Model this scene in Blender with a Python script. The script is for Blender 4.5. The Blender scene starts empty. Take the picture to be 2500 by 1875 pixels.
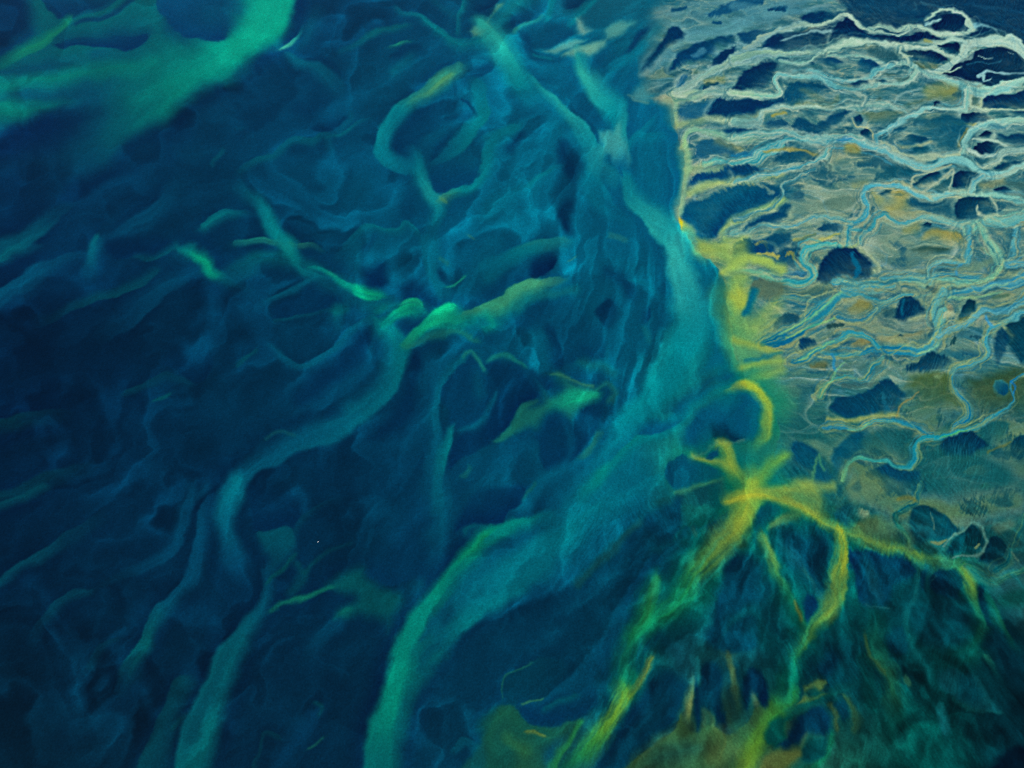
import bpy, math, random
import numpy as np

# ------------------------------------------------------------------ camera, sky, sun, exposure
scene = bpy.context.scene
ALT, PITCH, VFOV = 500.0, 57.0, 50.0            # metres above the delta, degrees below the horizon
cam_data = bpy.data.cameras.new("camera")
cam_data.sensor_fit = 'VERTICAL'
cam_data.angle = math.radians(VFOV)
cam_data.clip_start = 1.0
cam_data.clip_end = 60000.0
camera = bpy.data.objects.new("camera", cam_data)
camera.location = (0.0, 0.0, ALT)
camera.rotation_euler = (math.radians(90.0 - PITCH), 0.0, 0.0)
scene.collection.objects.link(camera)
scene.camera = camera

SUN_EL, SUN_ROT = 42.0, 215.0
world = bpy.data.worlds.new("World")
scene.world = world
world.use_nodes = True
wn, wl = world.node_tree.nodes, world.node_tree.links
wn.clear()
sky = wn.new('ShaderNodeTexSky')
sky.sky_type = 'NISHITA'
sky.sun_disc = False
sky.sun_elevation = math.radians(SUN_EL)
sky.sun_rotation = math.radians(SUN_ROT)
bg = wn.new('ShaderNodeBackground')
bg.inputs['Strength'].default_value = 0.06
wout = wn.new('ShaderNodeOutputWorld')
wl.new(sky.outputs[0], bg.inputs[0])
wl.new(bg.outputs[0], wout.inputs[0])

sun_data = bpy.data.lights.new("sun", 'SUN')
sun_data.energy = 1.4
sun_data.angle = math.radians(10.0)
sun_data.color = (1.0, 0.95, 0.88)
sun = bpy.data.objects.new("sun", sun_data)
sun.location = (-400.0, -500.0, 900.0)
_r = math.radians(SUN_ROT)
sun.rotation_euler = (math.radians(90.0 - SUN_EL), 0.0, -_r + math.pi)
scene.collection.objects.link(sun)

scene.view_settings.view_transform = 'Standard'
scene.view_settings.look = 'None'
scene.view_settings.exposure = 0.83
scene.view_settings.gamma = 1.0
scene.view_settings.use_curve_mapping = False
scene.cycles.use_denoising = False
scene.cycles.pixel_filter_type = 'BLACKMAN_HARRIS'
scene.cycles.filter_width = 1.1
scene.cycles.max_bounces = 4
LIGHT = (0.746, 0.797, 0.884)      # displayed linear value of a white ground under this light

SURVEY = """
# ---- open water, north-west basin
p A0 0,100,110 .85 90 180,-150 1020,-150 1100,100 1200,230 1800,200 1500,450 1100,650 800,690 500,680 250,720 0,830 -300,900 -300,400 0,330 150,200 185,100
s A0 2,128,112>2,128,112>0,120,112 .6 90/90 -300,560,60 0,525,60 350,540,50 600,500,50 1000,420,40
s A0 0,122,110>0,118,110>0,100,110 .8 60/90 -300,740,50 0,715,50 300,692,40 470,668,14
s A0 0,82,110 .65>.6>.0 90/90 180,615,40 400,610,50 650,585,60 850,560,45 1020,480,25
s A0 0,76,108 .6>.5>0 80/80 0,480,18 150,470,30 330,440,30 600,400,25
s A0 0,76,106 .8>.8>0 100/100 420,750,50 600,690,60 820,610,40
s A0 0,80,108 .6>.0 50/50 620,360,30 760,350,35 950,330,14
p A0 0,40,78 .9 90 -300,1000 0,865 100,815 240,750 420,718 680,705 700,790 560,860 430,960 200,1010 -300,1150
s A0 4,164,138>4,158,136>2,150,132>0,140,128>0,130,118>0,112,112>0,88,106>0,70,100>0,55,90 1>1>1>1>.95>.8>.6>.4>.0 170/300 1850,-250,190 1760,-60,190 1670,150,175 1480,320,165 1230,480,140 1000,650,120 800,790,110 600,940,140 400,1130,120 200,1300,60
s A0 8,168,140 .5>.8>.5>0 120/120 1800,-150,90 1740,60,70 1620,260,60 1350,440,50 1100,600,30
p A0 0,66,104 .95 12@135/230 1015,-150 1012,0 1016,70 1050,100 1082,108 1098,150 1130,175 1145,215 1250,250 1400,262 1500,235 1575,165 1600,80 1570,0 1570,-150 ! sandbar ! navy submerged bar with scalloped edge beside the bright green plume
s A0 0,84,116>0,80,112 .0>.5>.0 150/150 1300,-50,60 1420,120,70 1520,190,40
p A0 0,60,98 .92 14@80/170 345,285 400,320 470,318 530,308 700,328 850,325 950,295 1000,250 990,190 900,150 820,120 650,140 500,175 400,225 ! sandbar ! leaf shaped navy submerged bar lying in pale green shallows
p A0 0,60,96 .95 14@110/80 300,-150 300,60 345,100 400,120 445,112 500,90 640,50 760,0 900,-60 900,-150
s A0 0,88,112 .8>.2 20/50 460,100,5 560,62,12 700,5,14 800,-50,12
s A0 0,62,98 .8>.6 30/16 480,148,8 620,110,16 760,55,16 900,-10,12
p A0 0,52,90 .9 90 -300,-150 165,-150 178,60 140,140 60,210 0,250 -300,330
p A0 0,64,102 .85 50 -300,420 0,300 100,250 180,170 225,160 235,210 150,300 80,350 0,395 -300,480
s A0 12,125,106 .8>.9>.8>.3 30/40 440,110,5 400,180,12 320,240,20 230,300,24 100,375,22 0,425,16
s A0 0,82,106>0,88,108>0,82,106>0,60,90 .5>.9>.8>.2 110/26 -200,1680,50 0,1615,42 150,1558,40 300,1450,34 480,1330,12
p A0 0,42,76 .75 26@130/120 368,1270 400,1310 440,1320 520,1300 700,1180 900,1120 1000,1000 850,1010 600,1100 430,1180
s A0 0,64,100 .0>.5>.5>0 90/90 620,1340,30 680,1260,40 800,1180,50 1000,1050,60
p A0 0,46,78 .85 40@60/70 640,1530 650,1440 720,1360 870,1220 1010,1190 1110,1180 1105,1250 1015,1285 990,1340 900,1410 780,1490
s A0 0,72,106>0,70,102>0,62,94 .4>.8>.8>.3 40/90 690,1560,20 850,1465,40 1000,1370,40 1100,1250,44 1210,1170,30
s A0 0,60,92 .5>0 70/70 700,1480,25 760,1380,30 850,1280,20
s A0 0,105,118>0,80,108 .9>.7>.3 26/26 640,1545,10 622,1600,26 600,1680,36 585,1760,40
s A0 0,100,112>0,96,112>0,80,102 .9>.9>.2 16/70 1330,1470,20 1450,1395,24 1520,1372,16 1620,1365,8
s A0 0,92,114>0,104,118>0,110,118 .0>.8>1 50/50 1525,1140,8 1570,1255,20 1680,1310,25 1750,1420,34 1810,1520,34 1850,1600,40
s A0 0,46,80 .6>.5>.2 110/110 1180,840,70 1090,940,60 1070,1120,40
s A0 0,66,98 .4 60/60 1130,990,20 1240,1010,40 1400,980,25
s A0 0,85,104 .5 14/14 1370,1060,10 1400,1025,14 1440,960,8
s A0 0,80,102 .45 18/30 1640,1060,10 1690,1025,16 1780,1000,12
s A0 0,88,108 .5 10/10 1530,832,8 1580,822,8
# ---- second column top
p A1 0,58,94 .95 16@-10/50 340,-150 405,-150 412,0 440,30 430,90 390,170 340,215 290,260 240,295 205,272 235,180 300,70
s A1 60,172,152>40,160,148>0,110,130 1>.9>.0 10/24 225,302,4 255,296,12 300,272,14 350,215,10 390,150,8
s A1 0,92,122 .0>.6>.3 70/70 480,0,40 450,100,45 390,240,40 300,310,20
p A1 0,52,84 .8 50@20/120 -40,470 100,370 240,330 290,340 330,400 385,440 340,500 350,580 270,700 60,850 -100,900
s A1 0,96,120>0,90,116>0,76,106 .7>.6>.0 30/70 300,345,10 370,385,18 440,405,25 540,500,40 590,600,50 600,720,40
s A1 0,54,88 .85>.5 16/24 415,365,8 480,372,14 560,425,18 600,480,14
s A1 0,52,86 .7>.4 70/70 345,690,20 440,690,55 540,650,50
p A1 0,50,84 .8 18@80/60 430,830 470,860 530,880 600,840 680,770 560,740 450,770
s A1 0,76,106 .9 18/14 545,880,8 620,855,16 680,800,14 692,735,6
s A1 0,94,114 .7>.6>.1 10/14 530,900,6 650,872,10 740,805,9 800,775,4
s A1 0,88,108>0,84,106 .3>.6>.6>.7>.2 12/50 -60,1110,10 60,1040,15 180,1008,16 300,922,16 430,920,18 495,880,12 545,905,20 560,970,25
s A1 0,60,90 .5 120/120 200,1150,90 420,1250,120
s A1 0,82,112 .0>.5>.0 140/140 600,1400,60 720,1220,80 820,1050,40
s A1 0,90,112>5,106,116>5,104,116 .3>.6>.5 26/40 620,330,12 800,242,16 900,195,20 1050,148,14
s A1 24,140,122 .3>.9>.4 8/14 935,305,6 1000,280,10 1075,260,5
s A1 0,58,92 .8>.5 30/50 970,370,28 1050,315,32 1140,300,24
s A1 0,112,128>0,116,130>0,112,130>0,118,134 .3>.8>.9>.8 14/50 985,50,10 1010,72,14 1080,78,12 1140,102,16 1190,150,18 1280,212,20 1380,262,24 1460,280,22 1560,250,36 1660,250,36
s A1 0,112,130>0,118,134>0,112,130 .7>.9>.5 26/14 1418,-60,12 1405,50,16 1384,105,18 1372,190,12
s A1 0,108,126 .6 8/8 1300,85,4 1340,105,7 1385,112,8
s A1 0,84,112 .5 30/30 1220,0,14 1290,60,20 1330,95,14
p A1 0,60,94 .9 12@0/70 1440,-100 1625,-100 1622,20 1600,90 1540,150 1468,208 1475,265 1425,210 1418,100
s A1 0,84,112 .5 14/14 1440,30,6 1520,70,8 1600,60,5
s A1 10,128,140>6,122,136 .6>.8>.7 60/70 1620,170,40 1690,60,60 1790,-60,60
p A1 72,146,128 .85 8 fur=5 1618,20 1665,5 1645,60 1602,108 1590,145 1612,190 1560,230 1490,252 1463,205 1530,160 1590,112 1612,60
p A1 0,66,100 .8 18@20/60 1395,440 1500,400 1600,330 1645,345 1630,400 1560,470 1500,520 1452,600 1400,540
s A1 30,132,128>44,138,118>26,124,122>0,116,132>4,126,142>0,114,134>0,104,126 .8>.95>.9>.9>.95>.9>.4 70/20 1385,440,34 1300,485,36 1180,575,36 1060,668,36 965,760,44 918,870,52 925,985,62 1000,1055,60 1110,1070,36
s A1 66,142,106 .7>.6>.2 30/20 1320,490,18 1180,590,16 1065,665,8
p A1 0,76,106 .55 60@60/90 1000,655 1080,555 1250,465 1340,425 1290,360 1100,400 1000,500 960,620
s A1 0,98,120 .6>.3 40/40 975,480,28 1040,425,28 1090,380,16
p A1 0,64,98 .9 60@120/70 958,900 1000,790 1100,700 1250,640 1350,612 1440,662 1495,725 1420,800 1350,790 1200,870 1130,930 1095,992 1040,1002 970,962 ! sandbar ! dark oval shoal ringed by a pale teal looping current
p A1 0,52,86 .9 16@40/60 1188,1052 1250,1012 1330,930 1400,850 1422,778 1340,830 1240,920 1180,1000
s A1 0,60,96 .9 8/10 1395,638,4 1455,668,10 1500,745,8
s A1 0,112,128>0,118,132>0,108,124>0,92,114 .5>.9>.8>.4 30/70 1500,560,50 1545,720,48 1495,800,46 1430,880,46 1350,975,46 1240,1060,20
s A1 0,110,130>6,126,138>16,140,144>8,124,136>0,108,126 .6>.9>1>.9>.5 40/50 1105,1000,34 1128,1090,30 1175,1180,40 1230,1280,46 1255,1370,30 1215,1460,22
s A1 46,128,110>0,112,124>0,108,124>0,112,128>0,106,124>0,110,126 .9>.85>.8>.8>.6 14/50 1275,1290,10 1330,1268,20 1400,1240,22 1480,1180,26 1540,1065,36 1575,980,36 1640,880,36 1750,815,20
s A1 60,130,100 .8 fur=4 8/8 1280,1300,10 1300,1320,8
p A1 0,68,102 .9 14@80/80 1188,1065 1200,1160 1235,1230 1280,1258 1380,1228 1460,1178 1512,1110 1480,1075 1380,1045 1290,1030 ! sandbar ! dark rounded shoal in a fork of pale blue currents
p A1 0,66,98 .75 20@100/50 1092,1212 1030,1260 1000,1340 1020,1400 1060,1420 1110,1380 1090,1300
s A1 0,96,116>0,104,120 .4>.85>.5 10/60 650,1565,20 760,1480,12 830,1464,10 890,1476,10 980,1482,10 1045,1428,12 1110,1485,16
p A1 0,80,106 .5 20@-90/90 660,1570 830,1472 900,1488 1000,1480 1050,1434 1120,1490 1220,1450 1220,1700 620,1700
s A1 0,60,94 .6>.3 30/40 770,1610,20 830,1520,18
s A1 12,106,110>16,112,110>30,120,104>20,100,100 .6>.9>.8>.3 10/40 -60,1575,16 80,1547,14 170,1552,18 300,1592,10 420,1582,10 500,1605,5
s A1 0,96,116>0,112,124>10,130,130 .2>.8>1>.7 40/40 55,1245,8 120,1350,22 180,1450,32 222,1540,36 250,1600,36 315,1680,22
s A1 60,125,105 .5 fur=3 6/6 1440,1510,10 1470,1530,8
s A1 0,52,86 .6 40/40 1790,880,10 1720,960,16

# ---- river mouth, third column top
s A2 30,158,150>28,162,156>16,154,156>4,140,150>0,124,144>0,110,136 .9>1>.95>.8>.5>.1 70/70 -60,150,30 50,260,60 95,360,70 130,450,74 200,540,64 280,620,44 400,690,36
s A2 0,110,134 .5 120/120 420,760,40 500,900,50
s A2 10,138,148>20,148,154>20,146,152>10,138,152>0,128,150>0,122,146>0,112,138 .6>.9>1>.9>.8>.6>.3 16/60 240,480,8 300,530,12 370,590,10 440,650,12 505,715,24 570,800,42 625,910,56 640,1050,60 655,1200,66 730,1330,56 880,1430,40
p A2 0,94,126 .9 14@140/90 255,485 400,535 480,600 520,660 640,780 700,828 770,838 792,780 700,670 560,540 480,460 420,450 ! sandbar ! long blue submerged wedge between two turquoise streams
s A2 20,148,150>34,164,160>24,156,158>8,142,152>0,130,146 .7>1>1>.9>.6 90/60 550,340,30 600,480,46 690,600,46 765,700,44 800,800,30 810,850,24
s A2 16,146,154>20,148,156>30,154,158 .4>.9>.7 26/40 820,680,30 840,780,34 840,880,32 850,980,26
p A2 54,166,166 .9 20 700,828 775,842 835,790 845,900 875,960 900,1050 830,1160 800,1120 760,1010 690,985 705,900
s A2 30,152,160>14,140,152 .8>.5 70/70 690,990,44 680,1060,54 760,1140,40
p A2 0,104,138 .95 12@90/110 780,1000 850,950 890,970 916,1080 900,1140 850,1160 800,1132 775,1060 ! sandbar ! rounded blue underwater tongue in the brightest turquoise stream
s A2 0,128,148>0,124,146 .9>.7>.1 12/60 885,950,12 905,922,18 960,888,24 1050,890,24 1170,880,16
p A2 0,100,134 .85 14@110/60 875,690 1050,685 1072,720 1060,780 1000,830 920,910 890,932 868,850 860,750
s A2 0,122,146 .5>.7>.4 8/30 915,925,8 1000,832,10 1075,740,8
s A2 0,116,144 .5 90/90 1000,960,60 1010,1200,60 1050,1380,50
p A2 0,106,136 .7 14@0/70 1080,960 1246,950 1238,1100 1230,1250 1205,1410 1130,1410 1060,1330 1050,1150
s A2 8,140,152>20,156,160>30,166,166>26,162,164>20,156,160 .8>1>1>1 70/40 845,1170,20 880,1260,36 960,1345,56 1080,1430,76 1180,1510,78 1250,1610,74 1290,1720,74
s A2 0,94,124 .6>.2 24/30 740,1310,14 830,1375,22 910,1405,16
p A2 0,76,106 .85 30@-90/60 fur=10 430,890 470,875 510,910 560,1000 582,1100 565,1250 555,1400 530,1520 490,1545 440,1490 430,1380 385,1320 405,1150 400,1000
s A2 0,52,88 .8 50/40 fur=8 470,930,30 480,1050,50 500,1110,40
s A2 0,52,86 .8 40/40 490,1330,40 480,1430,42 500,1510,24
s A2 0,112,132 .6>.5>.2 30/40 -20,890,28 100,830,26 200,785,14
s A2 0,74,106 .7>.6>.2 14/20 110,985,6 200,905,14 350,855,10
p A2 0,88,116 .6 18@100/80 95,1090 110,1000 250,900 400,880 425,960 400,1060 330,1120 250,1155 150,1140
s A2 0,112,128 .6>.5>.2 12/30 240,1180,10 340,1122,12 440,1055,8
s A2 0,100,122 .5>.4 50/50 -30,1370,30 100,1250,36 270,1180,30
s A2 10,108,116>34,126,120>30,124,122 .4>.8>.4 20/50 100,1660,20 250,1595,26 390,1575,26 480,1570,20
s A2 40,130,124 .5 fur=4 8/8 780,1530,20 850,1550,20
p A2 0,80,112 .9 22@100/60 150,208 250,150 330,100 380,80 480,110 520,150 555,215 480,275 380,300 300,300 220,260
p A2 0,64,98 .85 20@70/50 490,60 560,42 665,0 560,-100 460,-100
p A2 0,78,112 .8 16@120/50 108,112 200,60 330,-20 385,20 300,108 180,172 148,212
s A2 34,142,136 .9>.4 6/22 150,212,7 240,150,11 335,98,8
s A2 0,128,144 .7 30/30 405,-60,22 400,70,18 365,125,12
s A2 0,124,140 .6 24/24 690,-40,30 560,100,20 500,180,14
p A2 110,158,146 .8 14 fur=5 540,130 572,124 612,180 645,190 600,222 560,210
p A2 66,146,144 .85 12 fur=3 738,205 790,150 850,133 890,155 950,148 900,190 800,252 750,252
p A2 96,166,150 .85 14 fur=4 440,392 480,340 600,290 752,254 765,300 700,350 640,370 565,348 540,380
p A2 74,152,150 .8 14 345,322 400,300 480,270 535,250 625,250 560,298 480,332 400,342
s A2 0,74,108 .9>.8>.3 26/26 228,240,26 270,325,32 350,378,26 440,396,12
s A2 0,118,138 .6 8/14 280,340,10 370,372,8
s A2 0,90,122 .5 50/50 690,420,40 740,330,40
s A2 0,120,144 .5>.6>.4 24/50 750,500,10 790,430,30 900,370,36 1010,285,36 1110,190,36 1210,140,36
p A2 0,92,126 .5 60 880,600 900,500 1000,430 1040,500 960,560
p A2 0,68,104 .9 10 fur=8 858,330 900,255 960,188 1012,186 972,262 900,325
s A2 64,142,154>66,142,154>80,146,150>74,138,146 .6>.9>.8>.7 30/30 1000,480,16 1100,400,34 1180,300,30 1280,235,36 1500,200,36 1700,100,36 1900,50,26
p A2 78,138,144 .6 60 1060,100 1200,50 1900,-120 1900,190 1500,225 1250,245 1100,165
s A2 74,132,146 .6 fur=8 20/20 1310,360,14 1360,330,18
s A2 10,76,106 .8 fur=8 16/16 1165,60,12 1255,40,12
s A2 14,80,112 .8 fur=10 26/26 1420,90,16 1540,42,34 1720,-20,40
s A2 6,68,100 .8 fur=6 10/10 1810,62,12 1900,45,14
s A2 14,80,110 .8 fur=6 8/8 1432,148,10 1482,150,9
s A2 20,84,112 .8 fur=6 8/8 1550,184,6 1640,152,7
p A2 14,72,104 .9 10 fur=10 1590,212 1650,188 1775,192 1785,230 1690,282 1620,252
p A2 0,58,92 .9 10 fur=9 1738,312 1800,240 1900,215 1900,340 1780,332
p A2 128,158,148 .8 26 1168,512 1240,480 1335,490 1310,540 1230,602 1178,582
s A2 20,90,122 .7 fur=12 14/14 1195,560,14 1240,525,20 1265,510,10
p A2 60,140,146 .85 20 fur=5 895,645 920,580 970,530 1080,518 1150,558 1100,602 1060,652 1020,672 960,652
s A2 96,150,138 .6 fur=5 8/8 880,640,8 950,650,8 1040,662,10
p A2 128,152,130 .9 20 1060,640 1180,600 1252,575 1190,645 1182,735 1135,692
# ---- the sand flat begins
f A2 96,130,114 .8 12 1245,-340 1180,-120 1100,60 1080,160 1000,480 1060,610 1165,640 1178,760 1192,830 1215,900 1243,960 1240,1100 1230,1250 1204,1410 1260,1520 1330,1620 1420,1700 1490,1780 1530,1880 1510,1960 1560,2120 1580,2290 1700,2600 1850,2700 1840,2900 1730,3150 1700,3320 1860,3210 2120,3320 2280,3450 2780,3636 3180,3770 3850,3850 3850,-340
p A2 78,136,142 .5 60 1060,100 1200,20 2200,-300 2300,-100 1900,190 1500,225 1250,245 1100,165
s A2 80,140,148 .6 30/30 1100,400,30 1180,300,30 1280,235,36 1500,200,36 1700,100,36 1900,50,26
p A2 0,56,90 .95 10 fur=8 978,472 1008,400 1058,318 1138,200 1198,172 1252,210 1232,250 1150,282 1080,370 1030,440 ! sandbar ! narrow feathered black bar slanting towards the grey upper channels
p A2 0,62,96 .92 10 fur=9 1150,462 1200,365 1290,298 1450,258 1500,236 1570,215 1600,240 1560,292 1480,312 1420,352 1300,402 ! sandbar ! feathered blue-black bar striped by paler marks, above the cream channel
s A2 74,132,146 .6 fur=8 20/20 1310,360,14 1360,330,18
p A2 0,52,86 .95 10 fur=9 1398,482 1420,395 1500,345 1585,298 1602,340 1625,370 1560,412 1480,452 ! sandbar ! short feathered black bar with a pale crest beside the cream channel
s A2 14,80,112 .85 fur=10 26/26 1420,90,16 1540,42,34 1720,-20,40
s A2 6,68,100 .8 fur=6 10/10 1810,62,12 1900,45,14
s A2 10,76,106 .8 fur=8 16/16 1165,60,12 1255,40,12
s A2 14,80,110 .8 fur=6 8/8 1432,148,10 1482,150,9
p A2 14,72,104 .9 10 fur=10 1590,212 1650,188 1775,192 1785,230 1690,282 1620,252 ! sandbar ! small dark bar flecked with pale tufts beside the grey channel
p A2 0,58,92 .9 10 fur=9 1738,312 1800,240 1900,215 1900,340 1780,332
p A2 128,158,148 .8 26 1168,512 1240,480 1335,490 1310,540 1230,602 1178,582
s A2 20,90,122 .7 fur=12 14/14 1195,560,14 1240,525,20 1265,510,10
p A2 128,152,130 .8 20 1100,640 1180,600 1252,575 1190,645 1182,735 1135,692
s A2 136,176,134>126,170,140>130,172,134 .9>.8>.7 8/60 1186,650,14 1188,720,10 1196,770,8
p A2 28,96,120 .9 12 fur=14 1200,745 1225,680 1350,648 1500,640 1700,642 1900,640 1900,680 1750,722 1650,762 1500,772 1350,762 1260,782
p A2 0,58,92 .85 70@0/90 fur=12 1400,760 1480,690 1600,650 1700,645 1900,640 1900,680 1750,720 1650,760 1500,770
c A2 150,176,136>136,168,150>124,164,156 .95 10/10 1185,640,24 1300,610,26 1400,590,18 1550,600,16 1700,630,16 1800,625,16
c A2 136,168,150>140,170,148>132,166,150 .9 14/14 1200,600,20 1290,550,16 1400,470,22 1500,430,22 1600,380,22 1700,350,22 1880,350,20
s A2 20,78,98 .8 fur=6 8/8 1370,565,8 1400,545,12 1460,540,8
s A2 140,140,80 .5 10/10 1390,530,8 1500,510,8
s A2 142,166,118>134,160,122>122,152,130 .85 12/12 1195,800,10 1280,800,16 1400,780,12 1550,782,12 1700,748,16 1880,712,22
c A2 140,178,132>126,172,146>104,162,158 .9 14/14 1240,935,18 1268,865,16 1335,835,16 1450,860,18 1600,890,22 1700,880,22 1880,848,18
p A2 26,92,114 .85 12 fur=12 1308,1010 1330,920 1420,890 1500,900 1600,960 1560,1012 1420,1012 1340,1045
p A2 8,66,98 .9 8 fur=8 1500,842 1560,820 1700,824 1742,840 1650,857 1540,857 ! sandbar ! thin dark lens shaped bar close to the delta shore
s A2 150,150,96 .5 14/14 1460,910,20 1560,940,20 1620,950,16
c A2 84,164,172>72,156,174>84,164,176 .95 12/12 1380,1062,12 1450,1042,16 1600,1062,20 1700,1042,22 1780,985,22 1880,935,18
s A2 30,118,150 .8 16/16 1560,1005,10 1650,1000,20 1740,985,14
s A2 162,186,130 .9 10/14 1248,1112,10 1330,1082,12 1410,1060,8
s A2 156,182,128 .8 10/10 1248,1114,8 1400,1112,12 1510,1100,8
p A2 8,74,106 .9 10 fur=12 1288,1192 1320,1130 1420,1130 1560,1080 1700,1100 1745,1120 1650,1152 1500,1172 1350,1198 ! sandbar ! dark hatched bar between two creamy strands by the delta shore
s A2 150,174,114>156,176,110>148,170,118 .9 16/16 1275,1255,16 1380,1212,16 1500,1182,12 1650,1162,12 1880,1130,12
p A2 4,84,110 .92 16 fur=16 1215,1405 1250,1320 1400,1290 1500,1220 1620,1180 1750,1200 1900,1200 1960,1220 1970,1270 1920,1330 1820,1370 1700,1372 1600,1412 1520,1472 1480,1545 1400,1582 1330,1540 1300,1470 ! sandbar ! broad teal cross-hatched bar at the tip of the bright yellow spit
s A2 0,66,98 .6 fur=14 90/90 1450,1480,40 1550,1350,50 1700,1280,50 1850,1260,40
s A2 144,174,112>148,176,112>138,172,110>142,172,110 .9 14/24 1560,1640,36 1515,1530,22 1520,1470,22 1600,1420,22 1700,1382,20 1880,1300,16
p A2 8,70,102 .88 10 fur=10 1620,1502 1700,1440 1800,1390 1900,1370 1900,1430 1750,1492 1650,1512
s A2 140,180,130>138,180,132>130,172,134>120,172,140 .85 8/50 1262,925,10 1268,1000,20 1262,1100,18 1246,1250,12 1222,1395,8
p A2 204,192,62 .95 8@190/40 1204,1408 1240,1428 1300,1480 1318,1540 1306,1590 1262,1545 1222,1480
p A2 146,170,92 .8 50 1300,1480 1360,1575 1450,1590 1560,1560 1610,1600 1580,1700 1420,1700 1330,1620
p A2 8,72,102 .9 12 fur=14 1600,1650 1620,1592 1750,1560 1900,1520 1900,1700 1590,1700
s A2 150,150,86 .7 fur=8 10/10 1720,1600,8 1760,1590,12 1780,1620,10

# ---- braided flat, far corner
p A3 0,46,78 .95 30 fur=6 620,-340 2300,-340 2300,360 1850,330 1700,240 1500,268 1300,240 1000,300 800,242 600,285 560,325 250,332 195,262 300,188 500,186 600,130 700,60 640,0
s A3 0,66,98 .4 60/60 800,30,30 1100,60,40 1200,100,30
s A3 78,136,144>66,124,136>30,90,114 .8>.7>.3 20/20 200,110,30 320,75,30 450,72,20 600,60,16 740,38,8
s A3 70,130,142 .6>.4 20/20 -20,30,30 150,50,30 280,30,16 430,0,10
p A3 0,56,90 .95 10 fur=8 400,122 450,86 600,80 705,84 640,122 540,152 420,158 ! sandbar ! slender dark bar under thin grey wisps of the upper channels
s A3 10,76,104 .85 fur=6 8/8 210,60,6 300,60,12
c A3 118,156,160>126,164,164>130,168,168>120,160,160 .95 6/6 60,310,16 120,285,20 180,232,16 280,186,12 420,166,11 540,160,16 620,130,13 690,101,13 740,112,13 790,156,12 850,180,10 920,165,7 1040,181,9 1170,176,11
c A3 122,164,168 .9 6/6 855,185,7 920,206,7 1000,221,7 1060,216,7 1150,184,7
s A3 118,158,158 .8 6/6 285,256,3 380,231,5 480,216,7 560,211,9 645,195,4
p A3 0,44,76 .95 6 610,205 640,155 700,124 760,142 800,184 900,224 1050,240 1200,212 1300,228 1350,242 1250,262 1100,292 950,284 850,256 770,238 680,258 600,282 ! sandbar ! long black sandbar ridge between two pale winding upper channels
s A3 0,62,92 .5 fur=5 20/20 640,200,8 760,190,14 900,250,10
c A3 128,174,172>140,180,176>148,184,176>140,178,170 .95 5/5 1213,136,7 1250,101,9 1300,71,10 1380,76,11 1440,86,9 1480,112,11 1500,150,16 1532,170,14 1508,196,12 1440,216,12 1360,221,10 1260,206,8 1180,180,12
s A3 130,172,170 .9 4/4 1213,162,5 1270,147,5 1303,131,3
s A3 110,160,164 .9>.7>.3 4/6 1540,160,10 1600,166,5 1660,196,6 1695,236,2
p A3 0,40,72 .9 5 1290,110 1320,96 1400,98 1460,120 1480,155 1430,190 1360,200 1270,190 1250,170 1290,150 1310,128 ! sandbar ! black sandbar enclosed by the pale looping channel
s A3 50,110,130 .35 8/8 1180,10,3 1280,45,3 1330,58,3
s A3 20,80,110 .35 14/14 1480,20,6 1650,60,8 1900,95,5
s A3 20,80,110 .3 10/10 1560,110,3 1700,160,3 1900,200,3
s A3 40,100,120 .4 5/5 1130,10,2 1150,40,3 1120,60,2
p A3 0,40,70 .96 5 1400,432 1420,392 1500,342 1565,320 1680,300 1850,350 1950,420 2250,460 2250,500 1900,490 1850,505 1750,532 1650,560 1560,542 1450,541 1335,492 1352,470 ! sandbar ! largest black sandbar crossed by thin white wisps beside the wide channel
c A3 160,186,172>164,190,172>168,190,168>160,184,166>150,178,160 .97 5/5 2300,560,26 1960,400,26 1850,322,26 1780,276,22 1700,260,16 1620,265,20 1550,276,18 1490,297,26 1460,330,24 1432,360,20 1400,395,20 1352,440,22 1290,461,14 1230,456,18
c A3 158,184,166>160,184,162>154,180,158>146,176,152>140,172,146>136,170,146 .95 6/8 1485,282,11 1420,262,9 1370,252,9 1320,266,10 1260,300,12 1180,316,12 1080,320,9 1000,297,10 930,282,16 850,262,17 780,266,22 700,276,22 620,306,20 540,331,18 450,341,18 350,346,16 200,351,16 80,356,16 -10,388,20
s A3 150,180,164 .9 4/4 1380,222,9 1380,252,9
c A3 156,182,160 .95 5/5 1256,308,7 1320,326,10 1382,352,9 1412,376,9
s A3 158,180,156 .9 3/3 1290,300,3 1352,304,3
s A3 156,184,166 .9 5/5 1490,305,9 1540,326,6 1480,368,12 1420,392,9
s A3 130,140,90 .8 8/8 1225,270,8 1265,268,6
p A3 0,46,76 .95 5 1287,286 1340,271 1440,286 1430,330 1400,344 1350,320 1292,300 ! sandbar ! small triangular black island where three white channels meet
p A3 0,48,78 .95 7 1072,346 1150,331 1270,326 1330,346 1370,381 1330,410 1240,416 1160,400 1110,370 ! sandbar ! black almond island with an olive margin
s A3 70,96,74 .8>.9>.5 16/16 1150,408,6 1220,428,14 1300,424,10
s A3 124,166,166 .9>.9>.7 5/7 1568,500,16 1620,471,9 1720,480,5 1900,462,5
s A3 128,168,164 .9 5/5 1600,500,12 1612,532,5 1655,514,3
s A3 40,104,124 .6 4/4 1480,411,2 1550,400,3 1640,416,2 1710,398,2
s A3 140,170,160 .8 2/2 1560,352,2 1595,375,4 1650,372,2
s A3 140,170,160 .7 2/2 1750,345,1 1790,368,3
s A3 150,178,156 .9 5/5 1300,470,9 1380,466,7 1450,433,3
s A3 120,160,150 .7 4/4 1332,492,2 1400,512,3 1500,541,4 1600,552,8
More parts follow.
